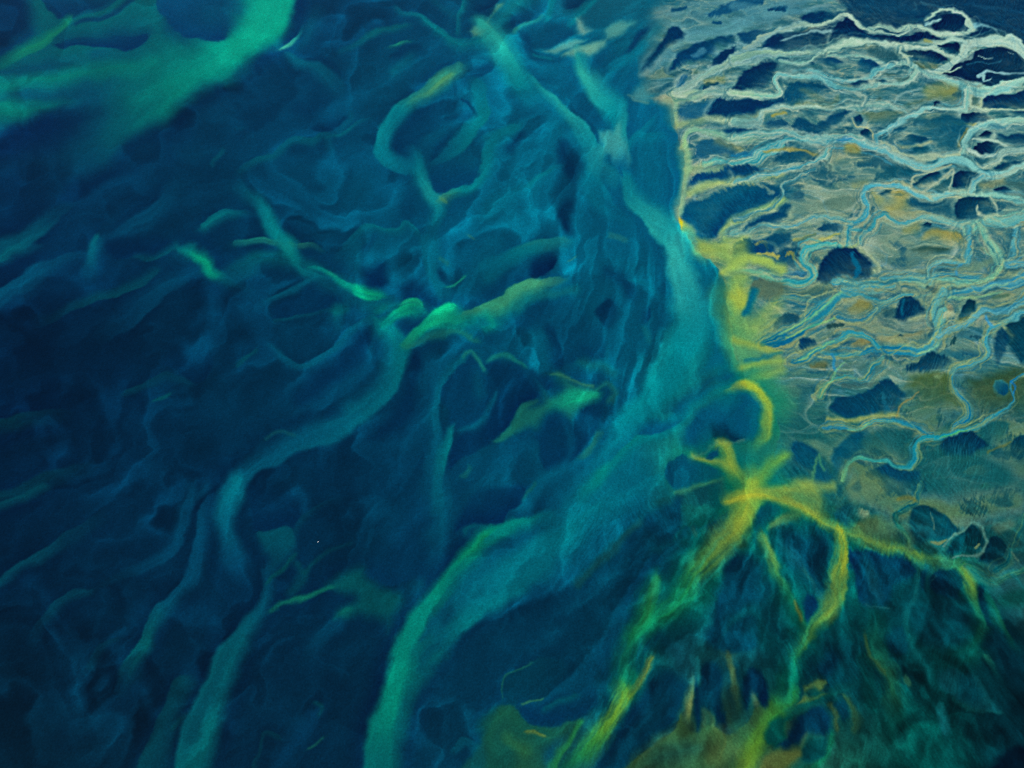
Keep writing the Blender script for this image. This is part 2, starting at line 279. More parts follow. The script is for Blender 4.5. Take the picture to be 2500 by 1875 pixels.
c A3 140,180,172>128,178,180>116,176,186>120,176,182>126,174,174>112,166,170>100,156,162 .97 6/6 2300,420,18 1950,490,18 1850,515,17 1760,546,18 1680,586,18 1600,606,22 1520,601,22 1450,576,20 1380,541,18 1300,501,18 1220,471,22 1150,432,22 1080,416,22 1000,421,16 930,406,11 870,386,9 800,361,9 700,346,9 590,352,7
s A3 168,188,160 .7 4/4 1480,560,5 1560,575,6 1640,575,5 1750,525,4
c A3 150,176,150 .9 5/5 1055,322,7 1062,352,9 1090,381,11 1112,412,10
s A3 150,172,146 .8 4/4 1070,376,5 1140,364,3
p A3 36,86,94 .85 16 fur=6 850,312 900,300 1000,322 1050,352 1060,390 1000,404 920,372 860,342
p A3 0,70,102 .9 16@-45/60 765,425 800,380 880,388 950,430 920,460 860,482 800,472 ! sandbar ! smooth dark teal mound between pale strands, brightening to its foot
p A3 8,74,102 .9 12@-60/40 488,412 540,375 600,369 692,395 620,412 550,432
s A3 20,78,98 .8 fur=5 6/6 440,415,8 490,408,10
p A3 0,50,82 .96 8 fur=7 -40,575 -20,540 60,444 130,411 200,395 270,420 282,450 232,478 214,540 170,576 80,582 ! sandbar ! big black oval sandbar wrapped by a hooked light blue channel
p A3 26,86,104 .85 8 fur=5 240,376 290,365 342,385 320,402 260,396
s A3 110,146,138 .4 40/40 300,470,30 420,440,30
p A3 8,76,102 .9 12 fur=14 310,582 330,540 420,520 500,520 560,540 632,570 560,612 480,632 400,682 310,672 298,622 ! sandbar ! rough dark teal bar below the hooked channel bend
p A3 0,56,88 .92 12 fur=10 -150,640 0,640 150,640 290,630 312,660 220,692 120,742 -40,770 -200,765 ! sandbar ! wide flat black bar running beneath the hooked channel
c A3 126,170,156>108,170,172>96,166,180>92,164,182>96,166,178>108,170,176>118,172,172 .97 5/5 -30,588,16 80,610,14 170,625,14 240,620,14 279,590,14 270,560,14 235,530,14 235,495,14 270,480,13 350,490,14 450,490,13 540,510,13 620,550,12 700,575,12 780,580,12 860,561,14 950,546,13 1040,541,14 1100,530,14 1140,500,18 1165,468,18
c A3 96,164,178 .95 5/5 455,455,5 520,470,7 600,500,7 700,516,7 800,521,7 870,500,9 890,460,9 940,440,9 1015,425,11
c A3 104,162,166 .9 6/6 280,400,8 330,415,9 420,410,9 490,380,9 525,350,7
p A3 8,66,92 .95 5 fur=4 725,542 770,525 850,525 862,550 780,567 ! sandbar ! small dark island inside the braided double loop
p A3 14,72,92 .9 4 918,526 960,515 1002,530 960,546
p A3 74,110,100 .9 4 928,486 1000,475 1062,485 980,492
p A3 70,108,100 .9 5 1008,506 1080,500 1132,490 1120,516 1050,527
s A3 80,116,100 .5 24/24 430,590,20 520,640,24 600,660,20
s A3 130,142,96 .5 14/14 400,690,10 560,690,12 650,640,10
c A3 100,156,164>96,154,168>104,156,160>108,160,164>104,162,172 .9 6/6 -30,795,16 80,791,16 150,770,16 160,730,12 230,701,12 320,700,9 430,711,11 550,706,11 680,701,11 800,711,11 850,690,9 930,681,10 1000,691,9 1070,716,10 1150,745,10
c A3 118,154,150 .8 6/6 815,690,8 832,640,9 780,610,8 690,590,7
s A3 118,154,146 .7 6/6 1020,660,6 1090,600,7 1190,570,6
p A3 60,100,92 .8 8 fur=6 895,665 910,630 945,625 930,655
p A3 88,114,88 .8 40 1080,690 1150,645 1250,600 1350,566 1450,590 1482,640 1400,662 1320,652 1250,652 1180,682 1130,722
s A3 142,144,76 .6 30/30 1230,585,16 1320,575,20 1400,590,14
s A3 40,90,96 .6 fur=5 12/12 1400,620,10 1470,640,8
c A3 112,174,178>108,172,184>100,168,184>92,164,182 .96 5/5 1490,606,18 1492,660,16 1478,708,16 1400,711,9 1340,701,9 1280,691,11 1220,696,12 1170,740,14 1100,780,14 1010,815,14 940,840,14 910,870,14 915,912,12
p A3 0,44,70 .97 4 1262,660 1275,648 1300,647 1313,660 1296,673 1272,673 ! sandbar ! tiny round black islet on olive sand beside a blue channel
p A3 0,50,82 .95 5 1590,652 1640,622 1800,592 1900,575 2250,590 2250,720 1858,702 1700,706 1600,702 ! sandbar ! dark slab of a sandbar with a white torn rim below the wide channel
s A3 156,178,152 .9 4/4 1520,640,7 1520,690,7 1560,704,7 1700,711,7 1900,704,4
s A3 150,170,140 .9 4/4 1588,642,3 1582,692,5 1570,700,6
p A3 70,110,102 .85 6 1530,642 1578,642 1568,690 1532,690
p A3 0,46,76 .95 6 1438,742 1540,726 1620,740 1657,770 1600,802 1500,802 1440,772 ! sandbar ! smooth black bar trailing a thin cream tail
s A3 160,160,96 .8 4/4 1400,795,3 1490,800,5 1550,812,3
p A3 48,108,110 .9 5 1648,732 1700,725 1742,745 1700,763 1642,746
p A3 0,52,82 .92 5 1768,732 1800,716 1900,712 1900,734 1800,742
p A3 8,80,102 .9 40@-60/90 1215,755 1350,728 1450,760 1512,810 1480,860 1440,920 1430,975 1380,1002 1250,985 1180,930 1150,870 1170,800 ! sandbar ! wide shallow teal basin holding two dark egg shaped islets
s A3 150,140,80 .6 10/10 1440,950,8 1460,880,8 1500,830,6
p A3 6,70,92 .95 10@-30/30 1048,932 1080,895 1150,880 1212,890 1232,915 1190,942 1110,948 ! sandbar ! larger egg shaped islet with a cream shore
p A3 16,84,98 .95 8 1138,976 1180,955 1240,965 1262,985 1220,1007 1160,1002 ! sandbar ! smaller egg shaped islet with a cream shore
s A3 150,160,120 .5 10/10 1040,945,6 1100,960,8 1200,950,8 1250,920,6
p A3 10,80,102 .85 8 fur=5 998,847 1040,825 1092,830 1082,857 1030,863
p A3 116,160,154 .8 14 1600,830 1660,790 1760,775 1900,770 1900,850 1780,860 1680,850 1620,860
c A3 126,178,176>116,174,182>112,172,182>120,174,176 .96 5/5 1900,778,13 1800,776,13 1720,791,16 1640,801,16 1580,831,16 1510,861,16 1480,920,17 1470,980,17 1420,1016,18
s A3 60,120,130 .6 6/6 1660,815,8 1700,812,12 1740,820,6
p A3 0,46,74 .95 4 1570,880 1610,855 1662,868 1642,896 1600,896 ! sandbar ! small black islet under the cream fan of the looping channel
p A3 0,46,74 .95 4 1672,898 1690,890 1708,898 1690,908
p A3 0,46,74 .95 5 1528,980 1560,930 1630,915 1700,930 1748,955 1690,990 1600,1000 ! sandbar ! black tented islet edged by thin white channels
s A3 152,178,160 .9 4/4 1525,900,5 1600,904,7 1680,911,7 1760,948,9 1900,955,9
s A3 148,176,162 .9 5/5 1490,985,11 1600,1006,11 1690,1002,10 1750,968,6
p A3 6,64,90 .9 10 1680,862 1760,860 1900,868 1900,938 1780,940 1712,911
c A3 140,172,158 .92 5/5 1590,1064,12 1680,1040,12 1720,1000,14 1780,972,12 1900,960,10
p A3 26,86,102 .9 6 1538,1012 1620,1020 1652,1040 1600,1058 1540,1042
p A3 8,70,92 .92 8 1648,1084 1720,1052 1820,1030 1900,1028 1800,1072 1720,1102
s A3 130,140,100 .4 40/40 620,1000,30 800,1010,30
s A3 20,110,146 .8 16/16 60,1010,14 140,980,20 210,935,12
c A3 60,148,168>66,152,172>84,160,178>96,166,184>104,172,186>112,176,188>120,180,188 .97 5/5 -20,1066,13 60,1060,15 120,1042,18 150,995,22 210,942,18 300,911,16 400,906,18 500,906,20 600,901,24 700,905,26 800,916,26 880,936,23 950,961,20 1010,1001,23 1080,1046,25 1160,1066,25 1260,1061,23 1340,1031,23 1420,1031,23 1500,1061,23 1570,1101,23 1650,1131,20 1730,1121,18 1790,1091,18 1900,1050,18
s A3 44,124,158 .7 8/8 650,905,8 690,900,16 740,900,6
s A3 156,176,146 .8 6/6 940,908,6 1050,982,9 1150,1014,9 1300,1009,9 1430,996,10
s A3 150,172,146 .7 5/5 1080,1075,5 1200,1092,8 1300,1078,8
c A3 88,154,164>84,152,168>100,160,164 .9 6/6 -20,872,12 100,851,10 200,851,10 300,856,12 400,881,12 500,886,9 620,871,7 720,871,7 810,886,6
p A3 12,74,100 .92 10 fur=14 338,832 420,762 500,802 620,740 720,725 742,740 600,812 560,862 500,882 400,852 ! sandbar ! ragged zigzag dark bar streaked with tan, amid fine channels
p A3 26,84,106 .88 8 fur=10 188,802 250,770 330,790 352,820 280,832 220,822
s A3 146,148,86 .8 8/8 240,750,6 270,735,8 320,740,6
p A3 0,62,88 .95 4 750,770 800,755 821,780 802,816 770,811 ! sandbar ! kite shaped dark islet outlined in cream
p A3 0,64,86 .95 4 800,850 840,820 891,850 862,876 812,871 ! sandbar ! wedge shaped dark islet outlined in cream beside the kite shaped one
s A3 158,168,130 .85 3/3 738,780,3 770,822,4 840,815,3 890,856,5 892,885,5
p A3 88,114,86 .7 24 760,742 900,722 1050,722 1112,742 1040,792 950,802 850,802 830,762
p A3 22,84,102 .88 12 fur=10 218,1052 260,990 350,960 440,960 522,985 470,1022 380,1052 300,1052
s A3 152,146,84 .7 8/8 180,975,8 240,955,10 520,990,5
c A3 72,146,166>68,146,172>88,158,168 .94 5/5 -20,1172,12 100,1151,10 220,1121,10 330,1091,10 420,1076,12 480,1041,12 540,1011,15 595,955,18
p A3 8,70,100 .92 8 fur=8 -20,1082 60,1080 140,1100 152,1120 100,1142 -20,1144
c A3 58,128,150 .9 5/5 500,1090,3 400,1142,5 345,1182,7 292,1192,7 290,1232,8 278,1280,9 200,1360,9 60,1400,12 -10,1420,12
s A3 120,146,130 .6 fur=8 14/14 120,1190,8 220,1250,10
p A3 30,90,104 .8 8 fur=10 690,1157 720,1125 772,1135 762,1157
p A3 26,90,102 .88 12 fur=12 870,1182 930,1110 1010,1070 1100,1080 1162,1110 1120,1152 1000,1162 930,1182 ! sandbar ! ragged teal bar on the tan plain beside the main blue channel
p A3 84,118,104 .75 26 520,1332 600,1290 720,1270 792,1300 770,1372 700,1387 600,1372
p A3 36,92,106 .8 10 fur=12 338,1292 370,1230 440,1240 442,1290 380,1304
s A3 60,100,100 .6 fur=10 10/10 560,1030,8 600,1080,10 570,1120,8
s A3 170,150,68 .7 20/20 730,965,12 780,968,18
s A3 168,156,84 .75 50/50 1010,1240,24 1060,1290,40 1040,1340,36 990,1370,24
s A3 150,156,108 .6 20/20 760,1200,12 830,1190,12
s A3 166,162,92 .6 16/16 880,1250,10 920,1310,20
p A3 26,84,98 .85 14 fur=8 1100,1322 1180,1300 1280,1310 1420,1290 1432,1402 1340,1392 1200,1372
p A3 26,80,92 .9 6 fur=6 918,1257 960,1240 1007,1245 992,1277 940,1278
s A3 22,84,98 .8 fur=8 10/10 870,1390,10 880,1350,10
c A3 58,148,172>70,154,178>84,162,184>100,170,184>112,174,178>110,172,174 .97 5/5 712,1590,19 715,1500,18 740,1446,18 800,1416,19 840,1380,18 845,1330,16 820,1280,16 820,1240,14 860,1211,14 940,1206,14 1030,1206,16 1100,1231,16 1170,1276,16 1250,1291,16 1320,1271,14 1400,1252,11 1500,1257,12 1600,1271,11 1700,1271,13 1780,1291,17 1900,1345,14
s A3 152,170,140 .7 6/6 1060,1180,6 1130,1225,10 1190,1245,16 1280,1300,6
c A3 96,164,180 .95 5/5 1510,1252,11 1540,1190,14 1595,1135,14
p A3 0,52,78 .95 6 1400,1222 1420,1120 1480,1106 1577,1130 1540,1180 1500,1216 ! sandbar ! black trapezoid islet between the main channel and a blue side link
p A3 4,62,84 .95 8 1128,1192 1180,1160 1230,1110 1300,1100 1317,1140 1270,1175 1190,1206 1140,1212 ! sandbar ! dark curved islet with a cream inner notch beside the main blue channel
p A3 34,90,98 .9 8 1268,1228 1330,1170 1400,1140 1422,1160 1370,1206 1300,1232
s A3 156,170,140 .85 5/5 1120,1212,6 1130,1160,6 1190,1120,5 1280,1090,7 1370,1068,8
s A3 150,168,142 .8 6/6 1200,1255,11 1270,1192,8 1340,1140,7 1392,1098,8
s A3 146,166,144 .8 6/6 1370,1236,7 1400,1162,6 1402,1108,8
p A3 0,56,80 .93 5 1658,1232 1720,1210 1772,1240 1730,1256 1670,1252
p A3 38,86,88 .7 26 1700,1192 1900,1170 1900,1290 1780,1232
s A3 156,152,104 .6 20/20 1600,1205,18 1700,1180,16
p A3 0,56,80 .95 6 1428,1292 1520,1276 1620,1286 1652,1320 1672,1370 1640,1402 1540,1416 1428,1404 ! sandbar ! square cornered black islet scratched by two small white strands
s A3 158,174,146 .9 4/4 1545,1335,6 1575,1375,8 1625,1402,4
s A3 154,172,146 .9 4/4 1645,1286,5 1682,1340,7 1680,1404,7
c A3 60,144,164>66,148,166>78,152,168>92,160,168 .95 5/5 745,1492,10 830,1491,12 880,1451,14 900,1406,12 960,1401,11 1030,1431,12 1100,1441,12 1180,1426,12 1280,1411,12 1380,1431,14 1450,1451,17 1545,1450,22
p A3 152,156,112 .7 12 980,1402 1050,1370 1300,1388 1392,1418 1300,1398 1180,1408 1050,1418
p A3 166,150,76 .8 40 1190,1565 1260,1490 1350,1480 1460,1510 1460,1585 1330,1595
s A3 152,150,84 .6 24/24 1100,1490,14 1160,1475,18
p A3 8,62,78 .95 4 1190,1461 1220,1442 1262,1455 1252,1481 1210,1482 ! sandbar ! tiny dark islet sitting on orange tinted sand
p A3 38,78,70 .8 16 1110,1622 1180,1600 1300,1600 1400,1610 1350,1642 1180,1652
s A3 60,110,100 .5 3/3 1040,1540,2 1150,1520,3 1230,1500,2
s A3 56,104,96 .5 3/3 1120,1590,2 1250,1575,3 1400,1600,2
c A3 104,176,168>108,176,168>100,168,172 .85 16/16 1480,1500,30 1550,1455,34 1620,1425,26 1720,1400,20 1900,1370,18
c A3 80,158,176 .9 8/8 1500,1470,15 1490,1560,16 1502,1680,18
c A3 104,172,164 .85 16/16 1570,1460,26 1600,1560,26 1690,1690,30
c A3 74,152,176 .9 6/6 1810,1470,16 1800,1560,18 1765,1660,20
c A3 96,168,176 .85 8/8 1900,1410,16 1760,1431,20 1640,1421,18
c A3 92,158,158>74,144,166>72,144,168>80,148,160 .92 6/6 -20,1525,22 80,1492,16 150,1461,12 250,1471,10 330,1471,12 400,1441,12 480,1411,12 560,1401,10 650,1411,11 745,1431,10
s A3 150,176,110 .8 20/20 -60,1640,20 0,1590,22 60,1545,14
p A3 10,74,100 .9 10 fur=10 30,1502 100,1430 220,1400 290,1330 352,1330 300,1402 220,1442 100,1492 ! sandbar ! dark feathered bar tapering along a thin blue channel
p A3 16,74,96 .88 8 fur=9 518,1482 560,1440 650,1440 692,1470 640,1502 560,1502
p A3 16,80,100 .85 10 fur=14 130,1622 200,1540 330,1500 362,1530 300,1602 200,1652
p A3 10,76,98 .88 10 fur=12 -20,1605 80,1550 122,1600 100,1680 -20,1680
s A3 140,146,84 .6 fur=8 8/8 370,1550,10 440,1540,14 500,1520,8
s A3 168,168,92 .8 8/8 480,1578,6 580,1545,10 660,1525,6
c A3 60,156,170>66,162,168>72,166,162 .95 6/6 690,1600,9 600,1591,12 520,1591,16 450,1611,18 424,1690,20
s A3 172,190,104 .9 5/5 690,1602,7 770,1595,7 812,1555,4
c A3 60,140,164 .9 5/5 800,1570,8 812,1520,9 830,1495,8
# ---- braided flat, middle right
s B3 150,150,110 .4 60/60 680,510,30 900,500,30 1100,500,40 1230,480,30
p B3 150,170,88 .75 80 -60,160 70,195 85,270 60,370 30,430 60,480 220,470 250,390 200,355 275,375 245,520 180,560 160,620 40,600 -60,520
p B3 12,74,98 .88 12 fur=14 -40,70 60,20 230,8 242,50 120,72 -20,115
p B3 22,80,96 .88 10 fur=14 228,82 300,18 405,6 412,60 380,132 300,142
s B3 150,146,74 .6 fur=9 8/8 320,60,10 360,50,14 380,90,10
s B3 162,162,88 .8 fur=6 8/8 140,62,8 200,58,10 260,85,8
p B3 66,106,94 .85 16 fur=14 70,262 100,220 200,210 300,240 400,290 520,250 640,240 600,332 520,372 400,352 300,322 230,332 180,352 80,312
s B3 18,104,116 .8 30/30 100,290,14 80,350,20 50,430,12
s B3 20,84,96 .8 fur=8 16/16 90,270,14 130,250,16
p B3 0,48,78 .96 10 fur=9 495,242 508,190 540,120 600,40 640,10 760,8 862,70 892,120 872,150 840,202 790,216 700,202 640,242 580,264 530,252 ! sandbar ! big black bar with a blue stripe and a sharp hooked rim
s B3 10,94,120 .85 fur=8 16/16 755,55,12 790,130,16 768,190,12
s B3 142,160,128 .85 8/8 870,50,6 920,118,12 905,170,8 880,150,4
p B3 50,122,148 .7 20 210,170 330,180 420,150 470,200 420,240 320,226
c B3 66,160,168>60,156,174>50,146,170>60,148,160>100,164,140>140,176,110 .95 8/8 640,-6,10 520,-6,17 445,20,20 428,70,20 450,120,20 482,155,20 468,212,19 415,245,16 340,235,14 260,220,12 180,190,14 80,160,12 -30,150,14
s B3 164,178,92 .85 24/24 -40,120,30 80,92,22 200,110,14
c B3 40,122,146 .85 6/6 215,352,8 300,336,10 400,351,10 510,382,11
p B3 26,80,92 .9 8 fur=14 228,532 250,470 330,430 400,440 422,470 350,512 280,547 ! sandbar ! rough brown-teal bar just above the deep blue channel mouth
c B3 16,104,140>22,112,148>28,122,154>44,134,160>58,142,164>60,140,160>60,140,162 .96 8/8 175,622,22 240,592,38 330,562,42 420,522,38 510,462,33 580,402,33 640,352,24 700,312,19 780,316,17 860,331,11 930,351,11 1000,331,11 1085,314,8
s B3 134,192,122 .8 4/5 265,566,4 380,510,6 500,450,6 600,362,7 690,302,6
s B3 130,190,112 .8 4/6 320,582,4 450,541,5 550,500,6 645,460,3
c B3 56,142,168>70,152,170>86,164,172>98,172,170>104,176,166>120,182,152 .95 8/8 640,252,20 700,241,18 800,246,18 900,236,18 1000,226,16 1120,221,18 1220,226,22 1320,236,22 1420,241,22 1540,231,26 1640,201,26 1700,151,18 1722,95,13
c B3 66,146,168 .9 8/8 700,285,14 820,271,15 900,261,12 1010,258,10
c B3 70,144,164 .9 8/8 930,205,9 1100,196,10 1230,206,12 1350,191,10 1450,201,10 1570,200,10
c B3 76,152,172 .93 5/5 1238,206,12 1254,150,10 1300,111,10 1400,101,9 1480,96,11 1492,40,13 1500,-40,13
s B3 66,140,160 .85 5/5 1400,192,7 1420,140,7 1452,110,5
c B3 108,172,164 .9 10/10 1620,-20,17 1690,60,17 1722,115,14
c B3 76,152,172 .92 6/6 1792,-20,14 1800,60,12 1755,92,8
c B3 76,150,174 .9 10/10 1740,132,18 1820,130,22 1920,125,24
c B3 72,148,174>70,146,172>76,152,170 .9 14/14 1920,220,34 1780,241,34 1700,241,26 1600,271,26 1500,301,26 1400,311,26 1320,322,16
s B3 152,196,132 .8 5/8 1370,328,5 1480,350,7 1560,350,7 1640,320,7 1725,298,4
s B3 162,192,132 .8 5/8 1590,278,6 1660,256,7 1745,238,6
s B3 104,136,110 .6 14/14 1400,150,16 1560,130,20 1640,110,14
p B3 120,138,108 .6 16 1540,210 1600,170 1650,185 1600,215
p B3 0,52,78 .96 6 fur=6 1008,462 1030,380 1070,325 1120,317 1170,345 1200,390 1217,432 1150,441 1080,466 1040,472 ! sandbar ! black domed islet with a teal groove, circled by blue threads
s B3 12,92,112 .8 8/8 1075,345,6 1060,380,8 1062,435,8
p B3 38,86,92 .88 8 fur=10 928,432 980,410 1032,398 1022,452 970,472
c B3 60,138,160 .9 5/5 855,448,8 920,391,10 960,371,9 1000,351,10 1070,320,8 1135,313,5
p B3 122,126,76 .85 16 718,402 780,350 860,360 882,390 820,442 740,432
c B3 60,128,150 .88 5/5 650,455,8 750,481,9 840,461,7 892,400,6
s B3 36,78,78 .8 fur=12 12/12 590,525,16 640,510,16 690,508,10
s B3 36,78,80 .8 fur=10 10/10 1220,262,12 1260,280,16 1310,305,12
p B3 120,138,112 .6 14 1180,280 1250,250 1320,260 1330,310 1250,310
c B3 84,160,174 .9 14/14 1330,300,22 1275,370,24 1270,440,24 1295,510,24
c B3 86,162,172>70,148,168>52,136,162>36,124,158>34,122,156>50,134,158>60,138,156 .95 8/8 1325,430,32 1310,500,28 1300,560,24 1290,612,23 1240,660,20 1180,689,20 1100,681,27 1000,671,32 900,661,27 800,681,22 700,690,13 620,696,12 510,691,8
s B3 168,196,132 .85 5/8 1335,460,6 1302,540,9 1265,595,7
s B3 152,192,132 .85 4/7 1300,630,4 1240,680,6 1175,696,5
c B3 48,138,162>54,142,162>44,132,158>24,112,146 .95 7/7 920,645,18 860,591,18 780,571,18 700,576,14 640,601,13 560,641,14 500,681,16 430,731,22 370,752,26
s B3 134,192,122 .8 4/5 395,746,4 470,702,5 540,652,5 625,600,4
p B3 126,130,86 .85 10 718,632 800,590 872,620 800,652 740,657
p B3 142,146,106 .7 16 900,572 1100,560 1250,520 1262,560 1180,612 1080,632 950,622
s B3 110,120,90 .5 6/6 980,590,6 1120,570,8 1200,560,6
p B3 16,76,88 .9 4 1028,586 1050,565 1077,575 1062,592
p B3 10,66,90 .92 8 fur=10 388,652 420,590 470,600 512,640 470,672 430,692 ! sandbar ! small spiky dark bar between the blue channel mouths
p B3 168,176,136 .85 10 1330,482 1340,430 1400,420 1442,460 1400,476 1350,482
s B3 170,150,110 .6 8/8 1370,395,8 1390,410,8
p B3 8,62,74 .95 6 1443,487 1470,380 1510,360 1562,375 1552,430 1500,482 ! sandbar ! dark green block shaped islet beside white sand
s B3 110,110,60 .6 10/10 1460,480,10 1500,470,10
p B3 130,146,112 .8 14 1570,420 1640,370 1720,300 1805,308 1812,380 1700,412
s B3 70,110,90 .7 10/10 1680,340,16 1760,325,14
c B3 84,154,174 .93 7/7 1920,330,24 1800,411,16 1700,431,16 1600,431,16 1540,471,18 1500,511,16 1400,551,16 1300,591,12
s B3 120,140,110 .5 30/30 1400,640,30 1560,680,30
s B3 150,160,130 .6 14/14 1560,520,12 1590,480,8
c B3 72,148,168>68,146,168>56,138,164>44,130,160>34,122,154>26,114,148 .95 5/5 1900,420,10 1740,491,12 1650,531,12 1630,561,12 1602,620,16 1610,680,16 1590,730,16 1530,771,14 1440,786,14 1391,820,16 1385,880,16 1420,940,16 1470,1001,16 1500,1060,16 1480,1110,16 1420,1141,12 1385,1190,12
s B3 66,144,168 .85 5/5 1610,470,8 1640,520,11
p B3 0,58,76 .95 20@-150/80 1740,502 1858,470 2300,420 2300,760 1900,780 1830,742 1770,682 1720,602 1740,542 ! sandbar ! largest dark green sandbar cut by a narrow river bend
p B3 8,66,88 .92 10 fur=9 1650,652 1680,560 1720,530 1762,590 1740,682 1690,782 1660,722
p B3 56,108,110 .85 8 1408,607 1440,560 1490,560 1562,590 1520,617 1450,617
s B3 30,80,90 .7 fur=8 6/6 1510,600,6 1570,600,8
s B3 26,76,80 .8 fur=10 8/8 1360,650,8 1410,605,10
p B3 8,62,82 .93 10 fur=12 1078,802 1180,740 1250,680 1300,690 1380,720 1392,760 1330,792 1250,822 1150,827 ! sandbar ! dark sandbar with one clean rounded lobe beside the wide blue reach
p B3 66,92,50 .85 60 1150,832 1300,810 1380,850 1400,930 1480,1040 1450,1060 1300,1082 1180,1062 1130,982 1080,922
p B3 46,76,50 .85 90 1560,832 1900,770 2300,770 2300,1150 1700,1122 1540,1052 1480,930 1490,850
p B3 102,132,92 .8 6 1253,856 1280,835 1322,840 1312,870 1270,872
p B3 40,110,110 .8 10 1643,930 1660,882 1710,872 1754,898 1758,962 1722,998 1668,988
p B3 6,68,90 .9 12@40/16 1656,930 1672,892 1710,882 1748,902 1750,955 1718,985 1675,975 ! pond ! small round dark pool encircled by a pale green ring
p B3 0,62,86 .94 12 fur=12 598,1062 640,980 720,960 860,920 950,850 1010,860 1060,930 1097,985 1050,1042 1020,1080 900,1091 780,1112 680,1102 ! sandbar ! large black feathered bar with a pointed crest above a tan bank
s B3 20,94,110 .7 fur=10 16/16 940,960,8 955,1020,14 965,1080,12
s B3 132,146,88 .85 8/10 600,1128,8 780,1122,12 900,1102,10 1030,1092,6
s B3 120,122,80 .8 4/4 1025,1105,5 1045,1060,5 1090,1010,4 1180,960,3
s B3 60,100,96 .7 fur=12 16/16 690,900,18 820,890,18 920,872,10
s B3 132,152,122 .7 14/14 860,845,12 920,820,16 960,800,10
c B3 26,114,148>36,124,152>50,138,156>34,120,150>30,112,146 .94 5/5 1240,1228,11 1180,1181,11 1100,1151,12 1000,1131,12 900,1136,11 840,1161,11 780,1190,9 715,1183,19 640,1172,16 565,1184,6
s B3 132,190,122 .8 3/4 730,1197,3 800,1190,4 855,1148,4
c B3 20,98,134>22,104,140>22,110,146>28,124,152>40,138,158>36,130,152>50,140,144>84,152,120 .95 5/5 2200,760,12 1900,835,11 1800,871,11 1765,920,9 1780,980,9 1770,1041,11 1700,1091,12 1600,1141,12 1500,1181,14 1400,1211,16 1300,1241,18 1220,1241,18 1160,1271,14 1141,1330,14 1150,1381,14 1100,1441,12 1030,1436,11 950,1401,12 880,1386,12 800,1381,14 720,1421,17 685,1520,18
s B3 22,104,140 .85 4/4 1790,965,5 1802,920,4 1780,885,4
s B3 60,150,90 .7 3/4 1320,1236,3 1400,1208,4 1480,1186,3
c B3 48,128,150>54,132,146>60,136,130 .88 8/8 960,718,11 900,761,14 850,821,12 800,851,12 700,831,12 620,850,12 560,902,17 528,980,18
s B3 50,130,150 .85 6/6 608,695,10 620,760,10 640,800,8
s B3 122,182,122 .8 4/5 695,735,3 650,790,4 590,866,5
s B3 110,110,66 .6 20/20 480,770,14 560,760,20
s B3 70,110,100 .5 fur=10 20/20 700,760,20 820,760,24
p B3 0,72,94 .9 24 fur=10 308,1302 400,1268 470,1310 522,1350 500,1432 430,1482 360,1442 320,1382 ! sandbar ! soft edged teal bar beside a yellow-green spike
p B3 10,82,96 .9 14 fur=8 498,1442 530,1380 590,1450 627,1510 600,1552 520,1542 490,1522
s B3 70,140,96 .45 10/10 520,1355,3 530,1410,9 560,1460,8
s B3 70,136,96 .5 10/10 505,1380,4 490,1460,7 470,1545,12
p B3 4,80,98 .9 20 fur=12 588,1402 620,1320 720,1240 800,1200 852,1240 820,1342 720,1422 650,1462 ! sandbar ! teal hatched bar curving beneath the tan bank
p B3 18,86,88 .85 30 fur=10 798,1332 820,1240 950,1190 1080,1180 1142,1200 1130,1262 1050,1342 900,1372
p B3 0,56,78 .94 8 fur=5 1308,1322 1340,1240 1430,1210 1530,1185 1580,1230 1642,1290 1540,1332 1470,1367 1380,1362 ! sandbar ! dark leaf shaped bar beside the single long winding channel
p B3 16,86,88 .8 14 1560,1182 1700,1130 1772,1160 1710,1292 1680,1312 1600,1242
p B3 0,58,74 .85 14 1748,1322 1780,1250 1920,1230 1920,1450 1780,1402
p B3 40,100,92 .8 12 1478,1462 1530,1410 1600,1410 1632,1450 1590,1492 1520,1492
p B3 30,94,82 .6 12 1558,1562 1600,1530 1652,1560 1620,1592
s B3 100,110,60 .5 10/10 1640,1330,5 1720,1300,8 1760,1270,5
s B3 26,96,92 .5 12/12 1180,1640,8 1200,1500,8 1330,1480,8 1360,1560,8
p B3 0,66,88 .9 12 fur=10 898,1442 980,1420 1060,1452 1182,1470 1172,1532 1080,1542 980,1502
p B3 6,76,92 .85 8 fur=10 738,1562 790,1490 812,1540 790,1602
p B3 96,122,82 .6 40 690,1560 830,1450 960,1542 940,1642 760,1680
s B3 140,160,80 .7 24/24 240,1560,16 400,1540,30 520,1570,30 620,1560,20
# ---- main stream and yellow shore
s B2 36,164,162>40,166,162>30,160,162>12,148,154>2,138,148>0,134,144>0,132,142>0,130,142>0,122,138>0,112,132>0,104,128>0,98,124 1>1>1>1>.95>.95>.95>.9>.8>.6 150/110 1230,-40,66 1232,100,76 1255,210,84 1290,310,100 1330,420,112 1310,560,112 1240,700,112 1180,800,112 1080,950,104 950,1080,86 860,1180,76 800,1280,66 720,1380,56 600,1500,56 500,1640,56
s B2 8,144,152 .0>.6>.6>.0 80/60 1180,330,20 1150,500,28 1140,650,46 1070,830,46 960,1000,30
s B2 50,178,172>30,166,168>10,150,158>0,140,150 .2>.75>.7>.6>.0 90/90 1225,-60,36 1235,140,40 1270,280,46 1330,440,56 1270,620,50 1170,800,50
p B2 0,100,128 .85 70 1300,20 1380,60 1405,150 1480,200 1490,280 1440,340 1370,310 1330,200 1290,100
s B2 0,108,132 .0>.8>.8>.0 90/90 1470,380,20 1490,560,40 1470,700,60 1380,830,50 1280,930,30
s B2 0,112,124 .6 60/60 1520,640,30 1530,760,50 1500,830,40
